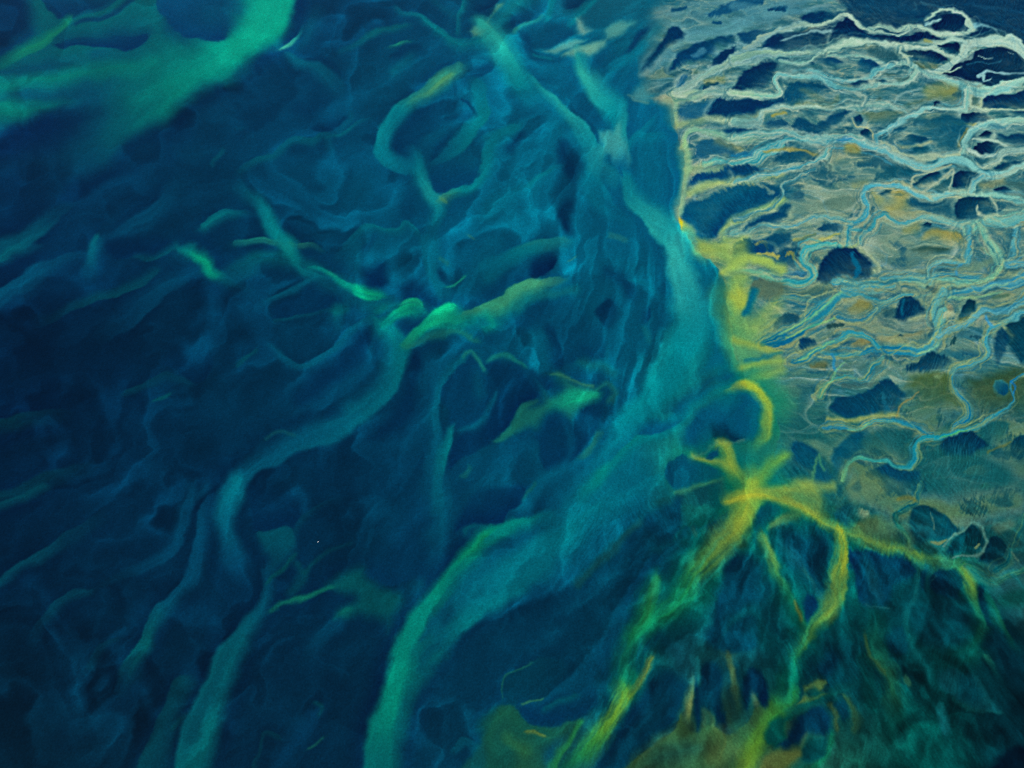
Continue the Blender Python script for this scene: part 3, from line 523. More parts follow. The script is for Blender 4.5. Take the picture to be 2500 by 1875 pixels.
s B2 150,172,82 .8 60/60 1370,20,16 1460,50,32 1560,70,36 1620,30,30
p B2 152,172,86 .8 80 1520,205 1620,150 1700,190 1670,260 1640,380 1640,470 1700,430 1880,290 1880,500 1780,560 1760,640 1880,690 1880,730 1700,700 1600,650 1560,560 1530,470 1500,350 1540,290
s B2 50,140,104 .5>.7>.7>.6 140/140 1490,300,30 1540,480,40 1590,640,60 1660,780,70 1770,900,70 1850,1020,60
s B2 96,156,90>110,160,84>80,150,92>60,142,98 .3>.5>.5>.3 220/220 1520,180,30 1580,380,50 1640,600,60 1740,820,60 1840,1020,50
s B2 190,188,66 .6 40/40 1560,330,24 1600,380,30 1590,300,20
s B2 150,176,86 .85 20/26 1495,165,7 1600,110,22 1700,95,22 1880,150,24
p B2 88,112,88 .85 14 fur=12 1680,232 1760,200 1900,225 1900,330 1780,362 1700,312
s B2 12,106,116 .85 30/30 1690,290,16 1670,350,20 1640,430,14
s B2 30,120,110 .5 fur=4 6/6 1450,455,8 1510,485,6
s B2 144,170,76 .7 20/24 1610,785,10 1750,762,14 1880,740,14
s B2 144,170,76 .6 24/24 1690,860,14 1880,800,18
s B2 150,165,70 .6 20/20 1580,600,8 1700,630,12 1860,690,10
s B2 26,112,112 .6 16/16 1640,740,10 1780,720,14 1880,690,8
p B2 0,84,116 .92 60 1200,1230 1280,1100 1400,1000 1500,925 1600,925 1700,990 1752,1100 1740,1200 1680,1275 1560,1290 1480,1272 1380,1332 1260,1340 ! sandbar ! round blue shoal half circled by a yellow sediment arc
s B2 150,176,66>150,174,64>132,166,70>112,160,76>92,154,80 .8>.95>.9>.85>.4 40/60 1555,905,18 1640,885,26 1720,928,28 1785,1020,28 1805,1130,28 1785,1230,30 1735,1310,30
s B2 0,100,122 .6>.6>.5 50/50 1560,940,26 1680,1010,30 1720,1130,26 1700,1240,20
p B2 0,46,78 .95 34@90/70 1425,1185 1455,1110 1530,1095 1590,1175 1640,1258 1560,1282 1480,1272 1430,1250
s B2 176,192,152 .9 3/4 1465,1270,2 1540,1281,4 1600,1273,4 1643,1260,2
s B2 0,110,130>0,116,136>0,122,138>0,126,132>4,132,126 .3>.8>.9>.9>.8 60/30 1560,860,20 1420,940,34 1300,1030,40 1200,1122,46 1080,1222,40 950,1275,34 850,1365,34 780,1440,34
p B2 0,90,122 .92 14@100/50 945,1243 1000,1160 1150,1110 1245,1098 1180,1170 1080,1230 1000,1247 ! sandbar ! flat blue underwater bar between the main stream and its side arm
p B2 0,84,116 .85 60 1130,1080 1250,960 1400,860 1500,800 1560,840 1450,900 1300,1010 1240,1085
s B2 146,170,78>156,174,72 .8>.95 20/20 1305,1368,6 1390,1388,12 1480,1405,26 1560,1425,34
s B2 168,182,68>172,184,62>180,188,58>190,192,56>196,192,54>192,188,52 .95>1>1 30/40 1495,1283,22 1530,1305,36 1555,1360,40 1570,1425,42 1620,1520,46 1660,1600,46 1640,1680,54
s B2 178,186,56>172,182,58 .95 26/40 1660,1590,30 1760,1580,28 1880,1572,28
p B2 0,80,104 .95 10 1367,1372 1400,1330 1485,1298 1475,1350 1425,1384
s B2 102,152,122 .7 3/3 1305,1372,2 1380,1322,2 1465,1275,2
p B2 26,122,106 .8 60 1570,1300 1700,1285 1800,1262 1900,1300 1900,1555 1720,1562 1640,1500 1590,1400
s B2 112,162,66 .7 50/50 1880,1360,24 1790,1450,34 1735,1550,26
s B2 10,108,112 .6 50/50 1660,1380,40 1690,1480,30
p B2 0,78,104 .92 14@200/50 1115,1480 1160,1420 1240,1370 1330,1400 1450,1440 1492,1490 1380,1542 1220,1592 1150,1560 ! sandbar ! pointed dark teal bar touching the yellow branching spit
p B2 8,76,84 .9 16 1080,1680 1200,1600 1380,1550 1480,1505 1520,1570 1590,1680
s B2 92,140,86 .7 4/14 1190,1594,4 1350,1550,5 1485,1500,7
s B2 100,120,70 .5 16/16 1480,1530,14 1500,1590,14
p B2 0,72,102 .0 10 0,0 1,0 1,1
s B2 0,110,130>0,112,130 .7>.8>.3 14/60 790,1680,40 950,1575,36 1085,1500,22 1145,1570,20
p B2 4,138,124 .9 40@-40/70 742,1388 772,1430 762,1500 680,1585 560,1680 530,1640 640,1480
# ---- middle shoals
p B2 0,82,110 .7 50 600,300 720,220 880,210 1000,280 1120,360 1162,450 1100,560 1020,680 940,760 820,790 760,700 720,560 640,430
p B2 0,70,102 .85 30@110/70 120,482 300,400 500,325 600,400 700,520 742,640 760,740 640,762 480,782 388,825 378,700 368,580 300,560 200,540 ! sandbar ! broad dark blue shoal beside the furry green ridge
s B2 0,54,86 .8>.7 40/60 395,560,20 410,650,34 430,770,30
s B2 0,54,88 .8 30/40 590,680,22 640,725,24
s B2 0,92,118 .5 60/60 290,580,30 330,700,36
s B2 0,66,100 .7 80/80 760,190,30 840,230,50 880,310,40
p B2 0,54,86 .92 24@-150/40 648,422 690,358 750,348 812,400 832,470 800,542 740,552 690,492 ! sandbar ! small dark pit shaped shoal beside the main turquoise stream
p B2 0,66,100 .8 16@0/50 928,502 960,430 1020,400 1024,460 980,512
s B2 0,114,134 .6>.5>.3 6/30 905,218,4 1000,250,6 1080,310,6 1160,390,5
s B2 14,112,120 .5 fur=5 20/20 980,540,14 1010,620,14
s B2 0,104,120 .5 16/16 760,680,8 762,760,10
s B2 20,112,104 .4 fur=6 50/50 600,770,20 740,790,20 800,830,20
p B2 0,48,82 .95 12@70/40 250,192 272,110 320,50 400,48 442,100 410,160 340,202 258,228 ! sandbar ! small black egg shaped shoal next to the furry green ridge
s B2 0,104,124 .6 20/50 -40,140,22 100,60,26 250,0,26 420,-20,20
s B2 40,132,112>56,146,116>60,148,116>50,142,118 .8>.95>.9>.4 14/50 -60,420,24 100,342,34 220,285,36 330,245,34 450,215,20
s B2 26,126,114>24,120,112 .8>.7>.3 fur=10 30/30 -40,440,24 150,395,34 300,335,34 540,285,20
s B2 90,140,100 .5 fur=3 4/4 500,100,3 545,70,3
p B2 0,58,94 .92 16@70/60 -60,960 -60,740 100,735 200,780 260,900 332,1002 270,1022 220,1002 120,1132 -60,1250
s B2 12,112,118 .85 fur=6 12/24 -20,745,10 60,702,12 110,690,14 170,730,12 240,772,6
s B2 0,82,116 .6 40/40 195,780,14 270,900,22 312,990,12
p B2 0,66,100 .9 12@60/40 230,770 330,820 400,880 415,910 342,942 310,900
p B2 20,118,106 .75 40 fur=10 338,942 380,962 450,940 430,880 388,830 480,838 550,880 600,868 672,910 702,970 660,1022 580,1062 500,1132 440,1082 400,1052 300,1202 260,1182 160,1202 40,1246 120,1160 200,1040 240,1000 270,1032 320,1012
s B2 10,150,124>12,168,132>16,160,126 .6>1>.8 50/50 400,1030,24 520,985,36 670,962,20
s B2 66,142,96 .8 6/12 385,832,6 480,848,8 570,880,7 672,905,4
s B2 18,102,100 .8 fur=9 20/20 700,925,12 755,890,18 805,935,22 780,1005,22
p B2 0,58,92 .9 22@110/60 278,1252 320,1190 420,1105 520,1135 620,1070 740,1050 720,1182 640,1262 560,1382 500,1442 400,1465 320,1422 ! sandbar ! deep blue shoal hanging below the bright green patch
s B2 0,84,116 .7>.6 40/40 475,1150,16 510,1280,26 480,1430,20
s B2 26,112,104 .8 fur=7 14/14 705,1210,12 665,1290,20 590,1365,14
s B2 0,94,122 .7 60/60 180,1680,46 330,1540,46 450,1450,36 570,1400,26
s B2 16,104,100 .6 fur=6 14/14 205,1630,16 265,1555,10
# ---- central ridge
s B1 0,86,112 .6 70/70 720,10,26 700,150,36 745,245,24
p B1 0,50,86 .85 50 770,150 900,100 965,220 900,272 850,272 800,232
p B1 0,56,90 .8 50 980,262 1040,210 1120,200 1180,262 1230,362 1160,362 1050,322
s B1 0,98,122>0,96,118 .7 60/40 1190,-20,54 1230,150,42 1270,300,36 1295,380,26
s B1 0,92,118 .5 90/90 1610,30,46 1500,200,54 1390,310,46
s B1 0,106,124 .6 50/50 1880,20,26 1700,120,34 1590,210,26
s B1 26,112,110 .6 fur=6 10/10 1280,90,8 1330,120,12
s B1 14,122,112 .7 10/10 1290,255,4 1340,250,9 1410,195,9
p B1 0,58,90 .8 14 1255,150 1290,140 1320,190 1300,240 1280,230
s B1 0,94,114>0,96,114 .4>.8>.6 20/40 308,-10,10 330,80,18 380,160,18 440,182,10
s B1 0,112,118>4,122,116>4,126,118 .7>.9>1 10/34 420,138,10 520,160,10 600,212,14 680,242,14 745,275,22
s B1 30,134,108 .8 10/10 525,165,9 570,180,9
s B1 0,84,110 .2>.8>.7>.4 14/50 70,395,12 180,330,14 300,272,16 420,212,10 530,188,6
p B1 0,48,80 .92 26@110/50 170,490 200,400 330,292 500,202 600,212 652,290 640,342 560,402 400,432 280,482 ! sandbar ! narrower of two dark leaf shoals side by side near the green ridge
s B1 0,86,104 .8>.7>.3 5/16 175,492,4 280,481,5 400,431,5 550,418,7
p B1 0,48,76 .92 12@100/50 170,502 300,487 420,440 560,442 640,442 760,462 640,562 560,652 450,722 330,752 230,702 165,642 155,562 ! sandbar ! broader of two dark leaf shoals side by side near the green ridge
s B1 0,80,106 .4>.8>.8>.7 10/50 160,640,4 230,702,6 330,754,6 430,742,7 540,672,9 640,602,12 740,502,16 860,415,12
s B1 0,64,98 .5 90/90 90,280,40 110,480,46 140,660,46
p B1 0,46,80 .85 50@40/60 680,562 760,502 850,482 820,640 760,770 660,860 540,950 400,1050 300,1010 330,900 480,780 600,662 ! sandbar ! long dark diagonal shoal along the outer side of the S shaped current
s B1 0,74,106>0,72,104>0,66,98 .8>.7>.4 30/60 865,490,20 850,620,36 780,760,46 650,880,46 520,980,46 370,1090,36
p B1 0,56,88 .75 30 520,1140 510,1080 620,1010 760,920 790,960 700,1062 640,1112
p B1 0,50,80 .8 30 200,1202 260,1110 400,1060 470,1082 450,1152 330,1202
p B1 0,46,78 .85 70 1050,702 1150,720 1180,800 1120,900 1140,1050 1100,1150 1000,1252 800,1262 900,1100 1000,950 1040,822
s B1 0,116,118>0,108,118>0,102,118>0,98,118>0,94,116>0,90,114>0,84,110>0,80,108>0,82,110>0,88,114>0,96,118 .8>.95>1>1>.95>.9>.9 50/130 895,500,32 960,570,44 1000,660,54 985,780,54 920,900,58 840,1010,58 730,1100,62 600,1180,66 450,1240,66 300,1310,62 150,1390,54 40,1475,44 -50,1590,40 -110,1720,50
s B1 0,86,110 .7>.2 8/40 520,1150,6 600,1122,10 720,1085,16
s B1 14,86,96 .6 fur=5 8/16 125,1242,6 220,1190,8 330,1232,8
s B1 0,100,112>0,112,114>0,110,114>0,116,114>4,122,114>10,122,112 .1>.45>.4>.5>.5>.3 110/150 -380,20,24 -180,200,30 100,70,26 300,80,26 520,180,34 740,285,46 900,375,46 1100,420,52 1300,470,60 1500,460,46 1880,270,46
s B1 4,146,120>4,152,122>4,140,116 .9>1>.9 40/20 735,275,22 800,292,32 880,322,20
s B1 4,140,118 .9>.5 60/60 590,415,26 650,390,18
s B1 8,128,114 .8 30/40 870,415,20 900,400,18
s B1 0,98,114 .6>.4 40/40 600,450,16 620,520,14
s B1 10,140,116 .95 18/40 1035,362,16 1090,345,22 1150,368,14
s B1 2,124,118>4,148,124>6,154,122>4,130,114 .7>1>1>.6 20/50 915,505,14 1000,440,30 1100,398,26 1170,402,10
s B1 14,118,104>8,140,116>8,160,126>10,178,132>10,172,130 .9>1>1>1 26/40 1045,645,30 1120,580,38 1220,492,46 1290,432,50 1335,408,32
s B1 10,152,122>10,136,116 .8>.6 80/80 1290,480,50 1380,480,40 1470,480,26
s B1 10,166,130 .9>.6 40/40 1585,465,16 1605,505,20 1560,540,14
s B1 30,128,110>40,136,112>50,142,116 .7>.95>.9 14/60 1430,445,10 1530,410,22 1640,372,36 1750,312,40 1880,255,38
s B1 0,78,98 .8 40/40 1480,500,20 1510,540,24
s B1 18,108,100 .8 fur=9 14/16 1040,668,10 1150,635,16 1250,575,18 1400,560,16 1500,625,10
s B1 0,66,100 .6 40/40 1090,420,8 1180,440,16 1120,500,20
p B1 0,64,98 .9 16 1230,940 1290,850 1400,760 1440,692 1500,740 1560,850 1612,940 1570,1042 1500,1152 1400,1202 1310,1182 1300,1082 1230,992 ! sandbar ! petal shaped blue shoal with a furry green tip
s B1 0,88,116 .6 50/50 1515,770,14 1490,850,30 1500,960,34
s B1 0,94,116>0,92,118>0,92,118>0,86,112>0,84,110 .7>.8>.7>.6>.4 20/50 1435,725,8 1340,812,9 1250,912,11 1220,1000,18 1230,1150,30 1220,1300,42 1190,1450,52 1160,1700,56
s B1 22,126,118 .85 fur=6 12/16 1405,725,10 1440,697,12 1490,740,12 1535,800,16
s B1 0,86,114 .7 24/24 1605,960,12 1560,1080,15 1480,1170,12 1390,1215,7
p B1 0,52,86 .92 20@90/50 1550,762 1640,745 1780,722 1880,790 1880,1000 1780,1042 1700,1160 1560,1312 1400,1402 1330,1452 1360,1252 1500,1182 1590,1052 1622,950 1570,850 ! sandbar ! big dark blue shoal under a furry green crest with a torn green hem
s B1 12,116,116 .8 fur=7 10/24 1595,745,10 1690,695,12 1760,720,10 1840,770,6
s B1 20,114,102 .85 fur=9 14/14 1880,1000,16 1800,1045,24 1750,1130,28 1680,1212,20 1610,1255,7
s B1 22,116,102 .8 fur=5 8/8 1395,1490,8 1445,1430,11
s B1 0,78,110 .5 80/80 1420,1480,30 1600,1380,50 1800,1280,40
s B1 0,108,122>0,106,120>0,94,114 1>.9>.7 26/40 1340,1215,14 1312,1300,26 1282,1420,32 1252,1550,36 1230,1700,40
s B1 0,74,104 .6 60/60 1180,740,24 1170,910,34
# ---- dim western basin
p B0 0,42,76 .85 20@90/40 690,-40 740,80 820,98 900,102 1030,72 1130,-10 1000,-80
s B0 0,86,104>0,90,108>0,76,102 .6>.8>.4 16/60 -200,180,20 -60,110,26 100,40,24 240,-10,14
s B0 0,76,108>0,74,106>0,66,98 .5>.85>.8>.5 26/110 -200,480,30 0,330,34 150,232,42 300,132,38 420,72,24 530,38,14
s B0 0,84,112 .6 40/40 655,-20,24 600,70,34
s B0 0,80,96 .6>.3 16/40 1140,0,24 1000,90,20 870,104,6
s B0 0,72,104 .8>.5>.0 16/90 1285,160,12 1150,230,34 1000,320,50 800,480,60 600,640,60
s B0 0,72,90>0,70,86>0,60,80 .6>.7>.4>.0 12/60 1010,195,10 900,250,16 780,300,18 600,360,18 400,430,26 180,520,36
p B0 0,42,70 .75 40 1250,205 1310,240 1300,400 1290,560 1250,652 1050,642 1000,482 1080,302
s B0 0,62,96 .8>.6>.0 90/90 1390,270,40 1400,450,60 1350,650,70 1280,900,60
p B0 0,40,70 .85 14@90/70 1090,660 1300,642 1390,730 1330,845 1260,872 1205,850 1170,800 1050,780
s B0 0,112,116>2,122,118>4,148,120>4,152,120>2,132,114>0,96,106 .7>1>1>1>.9>.3 30/30 1165,20,12 1240,28,26 1300,60,28 1345,110,28 1360,165,32 1420,208,22 1470,240,12
s B0 0,80,104 .6>.0 50/50 1440,220,30 1560,280,30 1680,310,20
s B0 0,76,100 .5 60/60 1190,30,50 1150,80,40
s B0 0,92,94 .6 fur=6 8/8 1000,1010,8 1060,978,14 1112,940,7
s B0 0,62,82 .6>.5>.3 14/50 820,955,14 1000,890,18 1100,832,18 1230,862,7
s B0 0,80,92 .6 fur=6 8/14 1540,756,10 1620,720,12 1665,675,10
s B0 0,80,106 .6 8/20 1760,640,5 1820,690,6 1858,720,5
s B0 0,55,72 .7>.6>.0 14/90 -300,1170,26 0,1140,26 200,1098,36 400,1095,30 480,1120,20
s B0 0,64,80 .6>.6>.0 30/60 -300,1760,26 0,1640,26 200,1560,34 400,1470,34 640,1400,34
s B0 0,32,58 .6 70/70 60,1370,34 300,1260,34 520,1190,34
s B0 0,34,62 .5 120/120 100,850,90 400,800,90 700,850,70
s B0 0,70,102 .6>.5 40/40 1340,1550,20 1250,1660,36
p C0 0,42,70 .95 10@120/40 1226,330 1233,230 1278,120 1328,20 1420,60 1530,180 1562,300 1552,480 1572,560 1552,650 1502,722 1440,731 1380,702 1328,622 1258,522 ! sandbar ! dark tongue shaped trough with a lit blue core, end of the S shaped current
s C0 0,98,118>0,94,116>0,86,112>0,76,104>0,64,96>0,52,84 1>1>.95>.9>.8>.2 50/60 1435,-60,40 1380,60,54 1350,180,62 1385,320,76 1445,450,70 1470,580,50
p C0 0,46,74 .7 20 1440,100 1530,190 1560,310 1520,300 1460,200
s C0 0,68,100>0,70,102>0,62,92>0,54,76 .6>.7>.6>.2 30/50 1150,-20,24 1090,150,40 1040,330,34 930,430,26 800,500,18 620,575,10
s C0 0,66,100>0,68,98>0,68,100>0,68,98>0,70,98>0,78,96>0,84,92>0,74,88>0,54,78 .6>.8>.8>.8>.85>.9>.8>.3 50/22 1285,30,34 1210,230,44 1180,450,44 1080,620,38 1000,700,40 915,810,42 870,940,44 790,1050,44 725,1190,36
s C0 0,62,82>0,60,80>0,52,74 .7>.7>.1 40/12 520,592,10 420,630,20 320,715,24 235,800,26 180,900,20
s C0 0,64,84>0,68,88>0,60,80 .6>.7>.0 14/50 -200,640,18 0,530,20 150,440,26 300,350,30 500,220,34 680,120,30
s C0 0,68,86 .7 20/30 -200,180,18 0,100,18 120,50,24 260,-20,20
s C0 0,52,74 .6 24/12 710,890,8 620,940,18 540,1050,20
s C0 0,74,102>0,80,104>0,84,100>0,84,98>0,80,96>0,80,94>0,82,92 .8>.9>1>1>1>.95 80/50 1590,480,16 1594,590,22 1555,700,34 1480,810,50 1400,950,68 1325,1100,80 1255,1300,90 1185,1500,98 1120,1720,104
s C0 0,88,96 .0>.7>.7 90/70 1400,1190,14 1330,1270,26 1255,1450,46 1190,1650,46
p C0 0,56,72 .9 12@200/60 800,1720 900,1450 980,1280 1028,1170 1115,1085 1190,1150 1100,1350 1020,1720 ! sandbar ! dim green wedge shaped shoal beside the broad dusky stream
s C0 0,72,80 .5 fur=6 16/16 1040,1420,14 1100,1350,14
s C0 0,34,56 .5 120/120 1000,900,60 950,1150,70 880,1350,60
# ---- lower middle
p C1 0,44,76 .85 20@80/50 48,232 30,0 280,0 332,160 300,232 180,222 90,247
p C1 0,76,94 .85 10@-90/60 80,250 180,224 290,236 302,330 250,402 150,482 118,440 90,330 ! sandbar ! faint green delta shaped shoal at the head of the dusky stream
s C1 0,80,86 .8 fur=5 16/20 125,560,6 200,460,16 290,370,12
s C1 0,72,92 .7>.6>.2 6/40 296,242,5 340,150,6 400,94,6 510,40,4
s C1 0,72,88 .6 30/30 310,430,14 340,500,20 270,610,14
s C1 0,70,84 .6>.2 20/20 345,485,8 470,372,10 640,300,8
p C1 0,56,88 .92 16@100/130 708,450 760,530 830,562 920,556 960,545 1050,540 1090,572 1150,552 1230,452 1252,380 1242,250 1215,150 1100,60 1000,50 900,200 820,332 ! sandbar ! huge rounded dark blue tongue ending above the long green stream
s C1 0,88,114>0,86,112>0,80,108>0,68,98 .7>.8>.7>.3 70/70 1185,-60,46 1180,150,46 1168,300,44 1135,450,36 1105,550,20
s C1 0,70,104 .6 120/120 1010,90,60 930,250,66
p C1 0,50,84 .92 10@70/40 1250,242 1330,203 1420,207 1500,197 1542,192 1582,130 1645,55 1662,-40 1400,-40 1300,80 1260,180 ! sandbar ! dark bay of deep water scalloped into the green stream head
s C1 0,82,106 .6>.3 40/40 1040,570,50 1000,650,50 930,780,30
p C1 0,88,114 .7 60 1330,420 1450,340 1760,260 1760,500 1550,580 1350,680 1250,700
s C1 0,106,122>0,112,122>0,112,120>0,106,116 .8>.95>.9>.4 80/120 1800,430,70 1500,632,66 1350,752,64 1200,872,54 1080,990,44
s C1 0,108,116>0,112,114>0,118,108>0,124,104>0,126,106>0,122,108>0,116,110>0,118,110>0,122,110>0,126,112>0,128,112>0,120,110>0,108,108>0,100,106 .9>1>1>1>1>1 90/60 1800,130,26 1560,215,36 1430,275,58 1340,365,54 1262,482,44 1172,602,44 1092,702,52 1030,822,62 985,952,70 932,1102,80 882,1252,86 850,1400,92 830,1550,102 815,1760,106
s C1 0,110,108 .6 fur=14 60/60 1150,1010,30 1040,1130,40 980,1280,40 940,1450,40
s C1 10,128,96 .6>.5>.0 40/40 1420,260,26 1320,380,24 1240,500,20
s C1 0,100,106 .8>.3 6/30 1310,245,6 1335,208,8 1425,207,6 1545,192,4
s C1 0,82,106 .7>.5 20/20 1260,640,10 1125,775,13 1060,890,8
p C1 4,88,90 .65 44 fur=8 460,562 560,492 640,440 708,430 750,512 830,572 940,632 932,702 880,762 862,865 820,782 700,752 600,772 515,772 560,702 640,642 520,612 ! sandbar ! ragged olive green shoal shaped like a fish tail
s C1 10,104,92>8,98,90 .5>.9>.7 14/16 150,712,8 280,650,14 400,612,16 510,570,16
s C1 6,98,92 .7 fur=6 14/20 515,775,8 600,725,24
p C1 0,44,70 .7 70 200,800 480,800 560,785 700,765 820,800 870,880 860,1000 790,1250 700,1500 660,1720 300,1720 400,1400 600,1150 500,1000
s C1 0,72,102 .75>.6>.1 60/50 530,795,20 430,900,46 350,1030,40
s C1 0,58,90 .7 50/50 440,1330,14 380,1400,40 300,1500,44 180,1650,44
s C1 0,76,86 .6 fur=7 14/14 410,1275,12 450,1300,16 440,1350,10
s C1 16,90,84 .7 8/8 380,1525,6 460,1480,7
s C1 0,72,82 .7 4/26 55,1690,5 100,1500,7 140,1464,6 200,1492,4
p C1 0,54,76 .8 8@-140/30 1538,1130 1600,1090 1730,1020 1800,1010 1800,1240 1640,1312 1580,1272 1538,1222
p C1 12,80,72 .8 40 1408,1362 1440,1310 1540,1290 1632,1320 1700,1400 1720,1500 1700,1720 1440,1720 1430,1500 1400,1412
p C1 46,92,56 .6 60 1760,1420 1800,1720 1590,1720 1620,1540 1680,1470
s C1 10,66,80 .6 20/20 1560,1400,14 1540,1480,14
s C1 0,78,98 .7 20/40 1260,1540,14 1340,1500,24 1400,1620,30
s C1 26,100,86 .8 3/5 1536,1240,2 1540,1130,3 1620,1080,3 1720,1025,2
# ---- lower right
s C2 0,112,130>0,116,132>0,116,130>0,112,128>0,108,126 .7>.9>.95>.95>.9 200/220 780,-100,110 700,0,120 560,120,124 420,260,118 280,360,110 120,470,100 -80,590,84
s C2 0,84,112 .6>.4 70/70 430,-20,16 330,110,24 150,290,26 -40,360,30
p C2 0,54,88 .9 10@60/40 -40,192 60,187 110,130 182,60 192,-20 -40,-20
s C2 0,122,120 .85>.7>.1 14/50 -40,290,18 100,212,26 200,168,24 310,125,8
p C2 0,52,78 .95 40@-135/60 962,172 900,165 860,200 700,330 540,500 350,600 200,660 -60,800 -200,900 -200,1300 60,1200 60,1140 150,1070 250,1022 350,1002 480,1042 600,900 700,782 780,652 880,502 960,372 1000,382 1070,352 ! sandbar ! long dark navy sandbank running diagonally beside the yellow plume
s C2 16,84,84 .6 fur=10 30/30 890,180,20 760,300,24 650,420,24 520,540,16
s C2 0,44,66 .8>.7>.4 70/50 960,240,36 850,450,50 700,640,60 490,920,50
p C2 0,70,98 .92 20@-140/50 958,366 1000,388 1095,300 1160,200 1240,215 1340,180 1470,80 1500,200 1400,400 1300,600 1050,760 900,900 720,1180 540,1350 300,1382 150,1302 300,1222 450,1102 600,952 720,742 860,522
s C2 20,96,108 .6 6/10 955,375,4 985,362,6 1010,385,4
p C2 0,58,86 .7 30 900,170 1000,100 1130,20 1150,190 1090,290 1060,350
s C2 0,112,98 .7 80/80 1240,290,50 1150,450,60 1070,580,54
s C2 6,118,92 .7 fur=10 60/60 1440,440,36 1300,600,50 1130,730,50 960,830,40
s C2 0,96,98 .5 60/60 1240,760,40 1100,850,40
s C2 178,182,52>186,186,50>180,182,50>148,168,54>122,158,58>90,152,62>44,142,72>20,138,76>20,136,76>12,130,80>10,122,82 1>1>1>.95>.95>.95>.9>.9>.7 80/80 1570,-60,50 1540,20,54 1500,150,52 1445,240,50 1350,345,42 1275,432,38 1200,525,42 1140,620,40 1050,700,34 950,770,30 880,860,44
s C2 200,192,52 .9>.9>0 50/50 1575,-20,40 1570,60,34 1490,190,30 1440,260,14
s C2 70,150,66 .7>.7>.2 20/24 995,545,6 955,640,18 925,740,16 865,830,16
s C2 14,126,82>16,130,78>14,122,80>14,116,82 .8>.9>.9>.6 60/60 980,560,10 920,740,26 830,920,46 800,1030,64 800,1130,54
s C2 112,112,72 .7 10/10 1210,235,8 1225,255,8
p C2 12,104,86 .9 8 840,1030 902,1100 872,1162 800,1184 768,1150 800,1082
s C2 124,142,62>110,140,58 .9>.9 14/14 980,1020,10 945,1090,16 880,1160,9 815,1205,10
s C2 110,156,48>112,158,46>96,154,48>60,148,56>30,134,68>16,110,76 .9>1>1>.95>.8>.6 60/60 795,1190,20 752,1310,24 700,1410,27 620,1510,27 540,1590,24 450,1680,24
s C2 30,126,76 .9>.7 30/30 535,1375,8 485,1480,15 415,1580,22 365,1690,24
p C2 0,56,86 .9 30@100/50 148,1312 280,1252 440,1182 600,1162 622,1252 540,1362 400,1402 250,1402 ! sandbar ! curved navy trough above the olive green bank
s C2 0,88,102 .6 24/24 340,1295,14 490,1215,18
p C2 18,84,70 .85 26@-60/60 30,1310 60,1288 150,1312 200,1382 380,1404 535,1368 470,1472 340,1562 290,1720 -200,1720 -60,1500
s C2 84,116,60 .8 6/14 225,1450,8 280,1441,8 340,1462,6
s C2 40,104,64 .5 40/40 100,1500,30 200,1560,40
p C2 0,58,80 .92 8@-135/20 58,1202 63,1140 150,1068 240,1028 330,1010 450,1052 380,1152 250,1252 160,1304 90,1272 ! sandbar ! small oval dark bank with a thin green rim at the end of the navy sandbank
s C2 24,104,88 .85 3/5 57,1202,2 68,1130,3 150,1068,3 255,1026,2
s C2 54,122,82 .8 fur=4 4/6 195,1285,4 250,1250,6 310,1215,3
p C2 0,50,74 .88 40 920,1172 1000,1100 1080,1080 1172,1150 1150,1302 1080,1422 950,1522 850,1602 780,1720 580,1720 720,1482 820,1302 ! sandbar ! broad dark trough between the yellow-green streak and the finger shaped spits
p C2 0,58,82 .85 30 fur=10 1388,452 1450,362 1600,382 1682,562 1640,642 1500,702 1400,902 1372,965 1278,862 1330,702
s C2 0,80,94 .5 fur=8 60/60 1450,780,40 1600,720,50 1700,800,50
p C2 0,64,88 .9 10 fur=4 1368,952 1400,862 1460,782 1550,732 1602,802 1592,902 1480,972 1400,992 ! sandbar ! dark rounded bar capping an ochre sand finger
p C2 0,52,76 .92 14 fur=8 1180,1102 1240,1152 1250,1052 1330,1042 1400,1102 1412,1302 1472,1432 1370,1432 1332,1302 1300,1292 1270,1392 1230,1462 1222,1252 ! sandbar ! forked dark pool between finger shaped spits
p C2 0,46,70 .93 10 fur=6 1528,1102 1590,1060 1652,1122 1692,1282 1620,1292 1602,1222 1570,1222 1530,1302 1498,1182 ! sandbar ! dark arch shaped pool over a pale rounded knob
p C2 48,94,60 .92 18@-100/50 800,1720 900,1572 1000,1502 1100,1402 1150,1310 1180,1422 1250,1452 1300,1392 1400,1432 1480,1422 1600,1292 1760,1300 1760,1720
s C2 96,106,50 .7 60/60 1390,1440,30 1350,1580,50
s C2 110,122,52 .5 60/60 1500,1560,40 1640,1640,50
s C2 20,84,80 .6 50/50 1000,1580,40 1160,1540,40
s C2 76,112,72>80,114,70>68,108,70>36,96,72 .9>.9>.7>.3 14/14 fur=6 1435,980,14 1450,1080,22 1470,1180,18 1490,1310,14
s C2 76,132,98 .8 6/6 1395,990,4 1425,1000,6 1470,988,4
s C2 56,120,108>96,140,94>124,150,90>100,132,72>56,104,64 .8>.9>1>.8>.3 14/18 1195,1120,6 1196,1160,13 1195,1220,19 1190,1310,23 1180,1420,16
s C2 124,142,88 .85 3/4 1278,1410,2 1292,1305,4 1308,1291,4 1322,1330,4 1335,1385,3 1352,1425,2
s C2 30,90,70 .7 14/14 1308,1320,8 1305,1400,14
s C2 112,132,78 .9 8/14 1582,1222,8 1600,1275,11
s C2 60,112,92 .7 3/8 890,1600,3 1010,1492,4 1110,1395,4
s C2 56,140,56>76,142,48>94,134,46 .9>.9>.8 50/50 1740,1280,22 1655,1400,28 1580,1530,42 1490,1690,50
p C2 0,84,76 .85 20 1660,1402 1740,1330 1740,1540 1650,1462
# ---- lower right corner
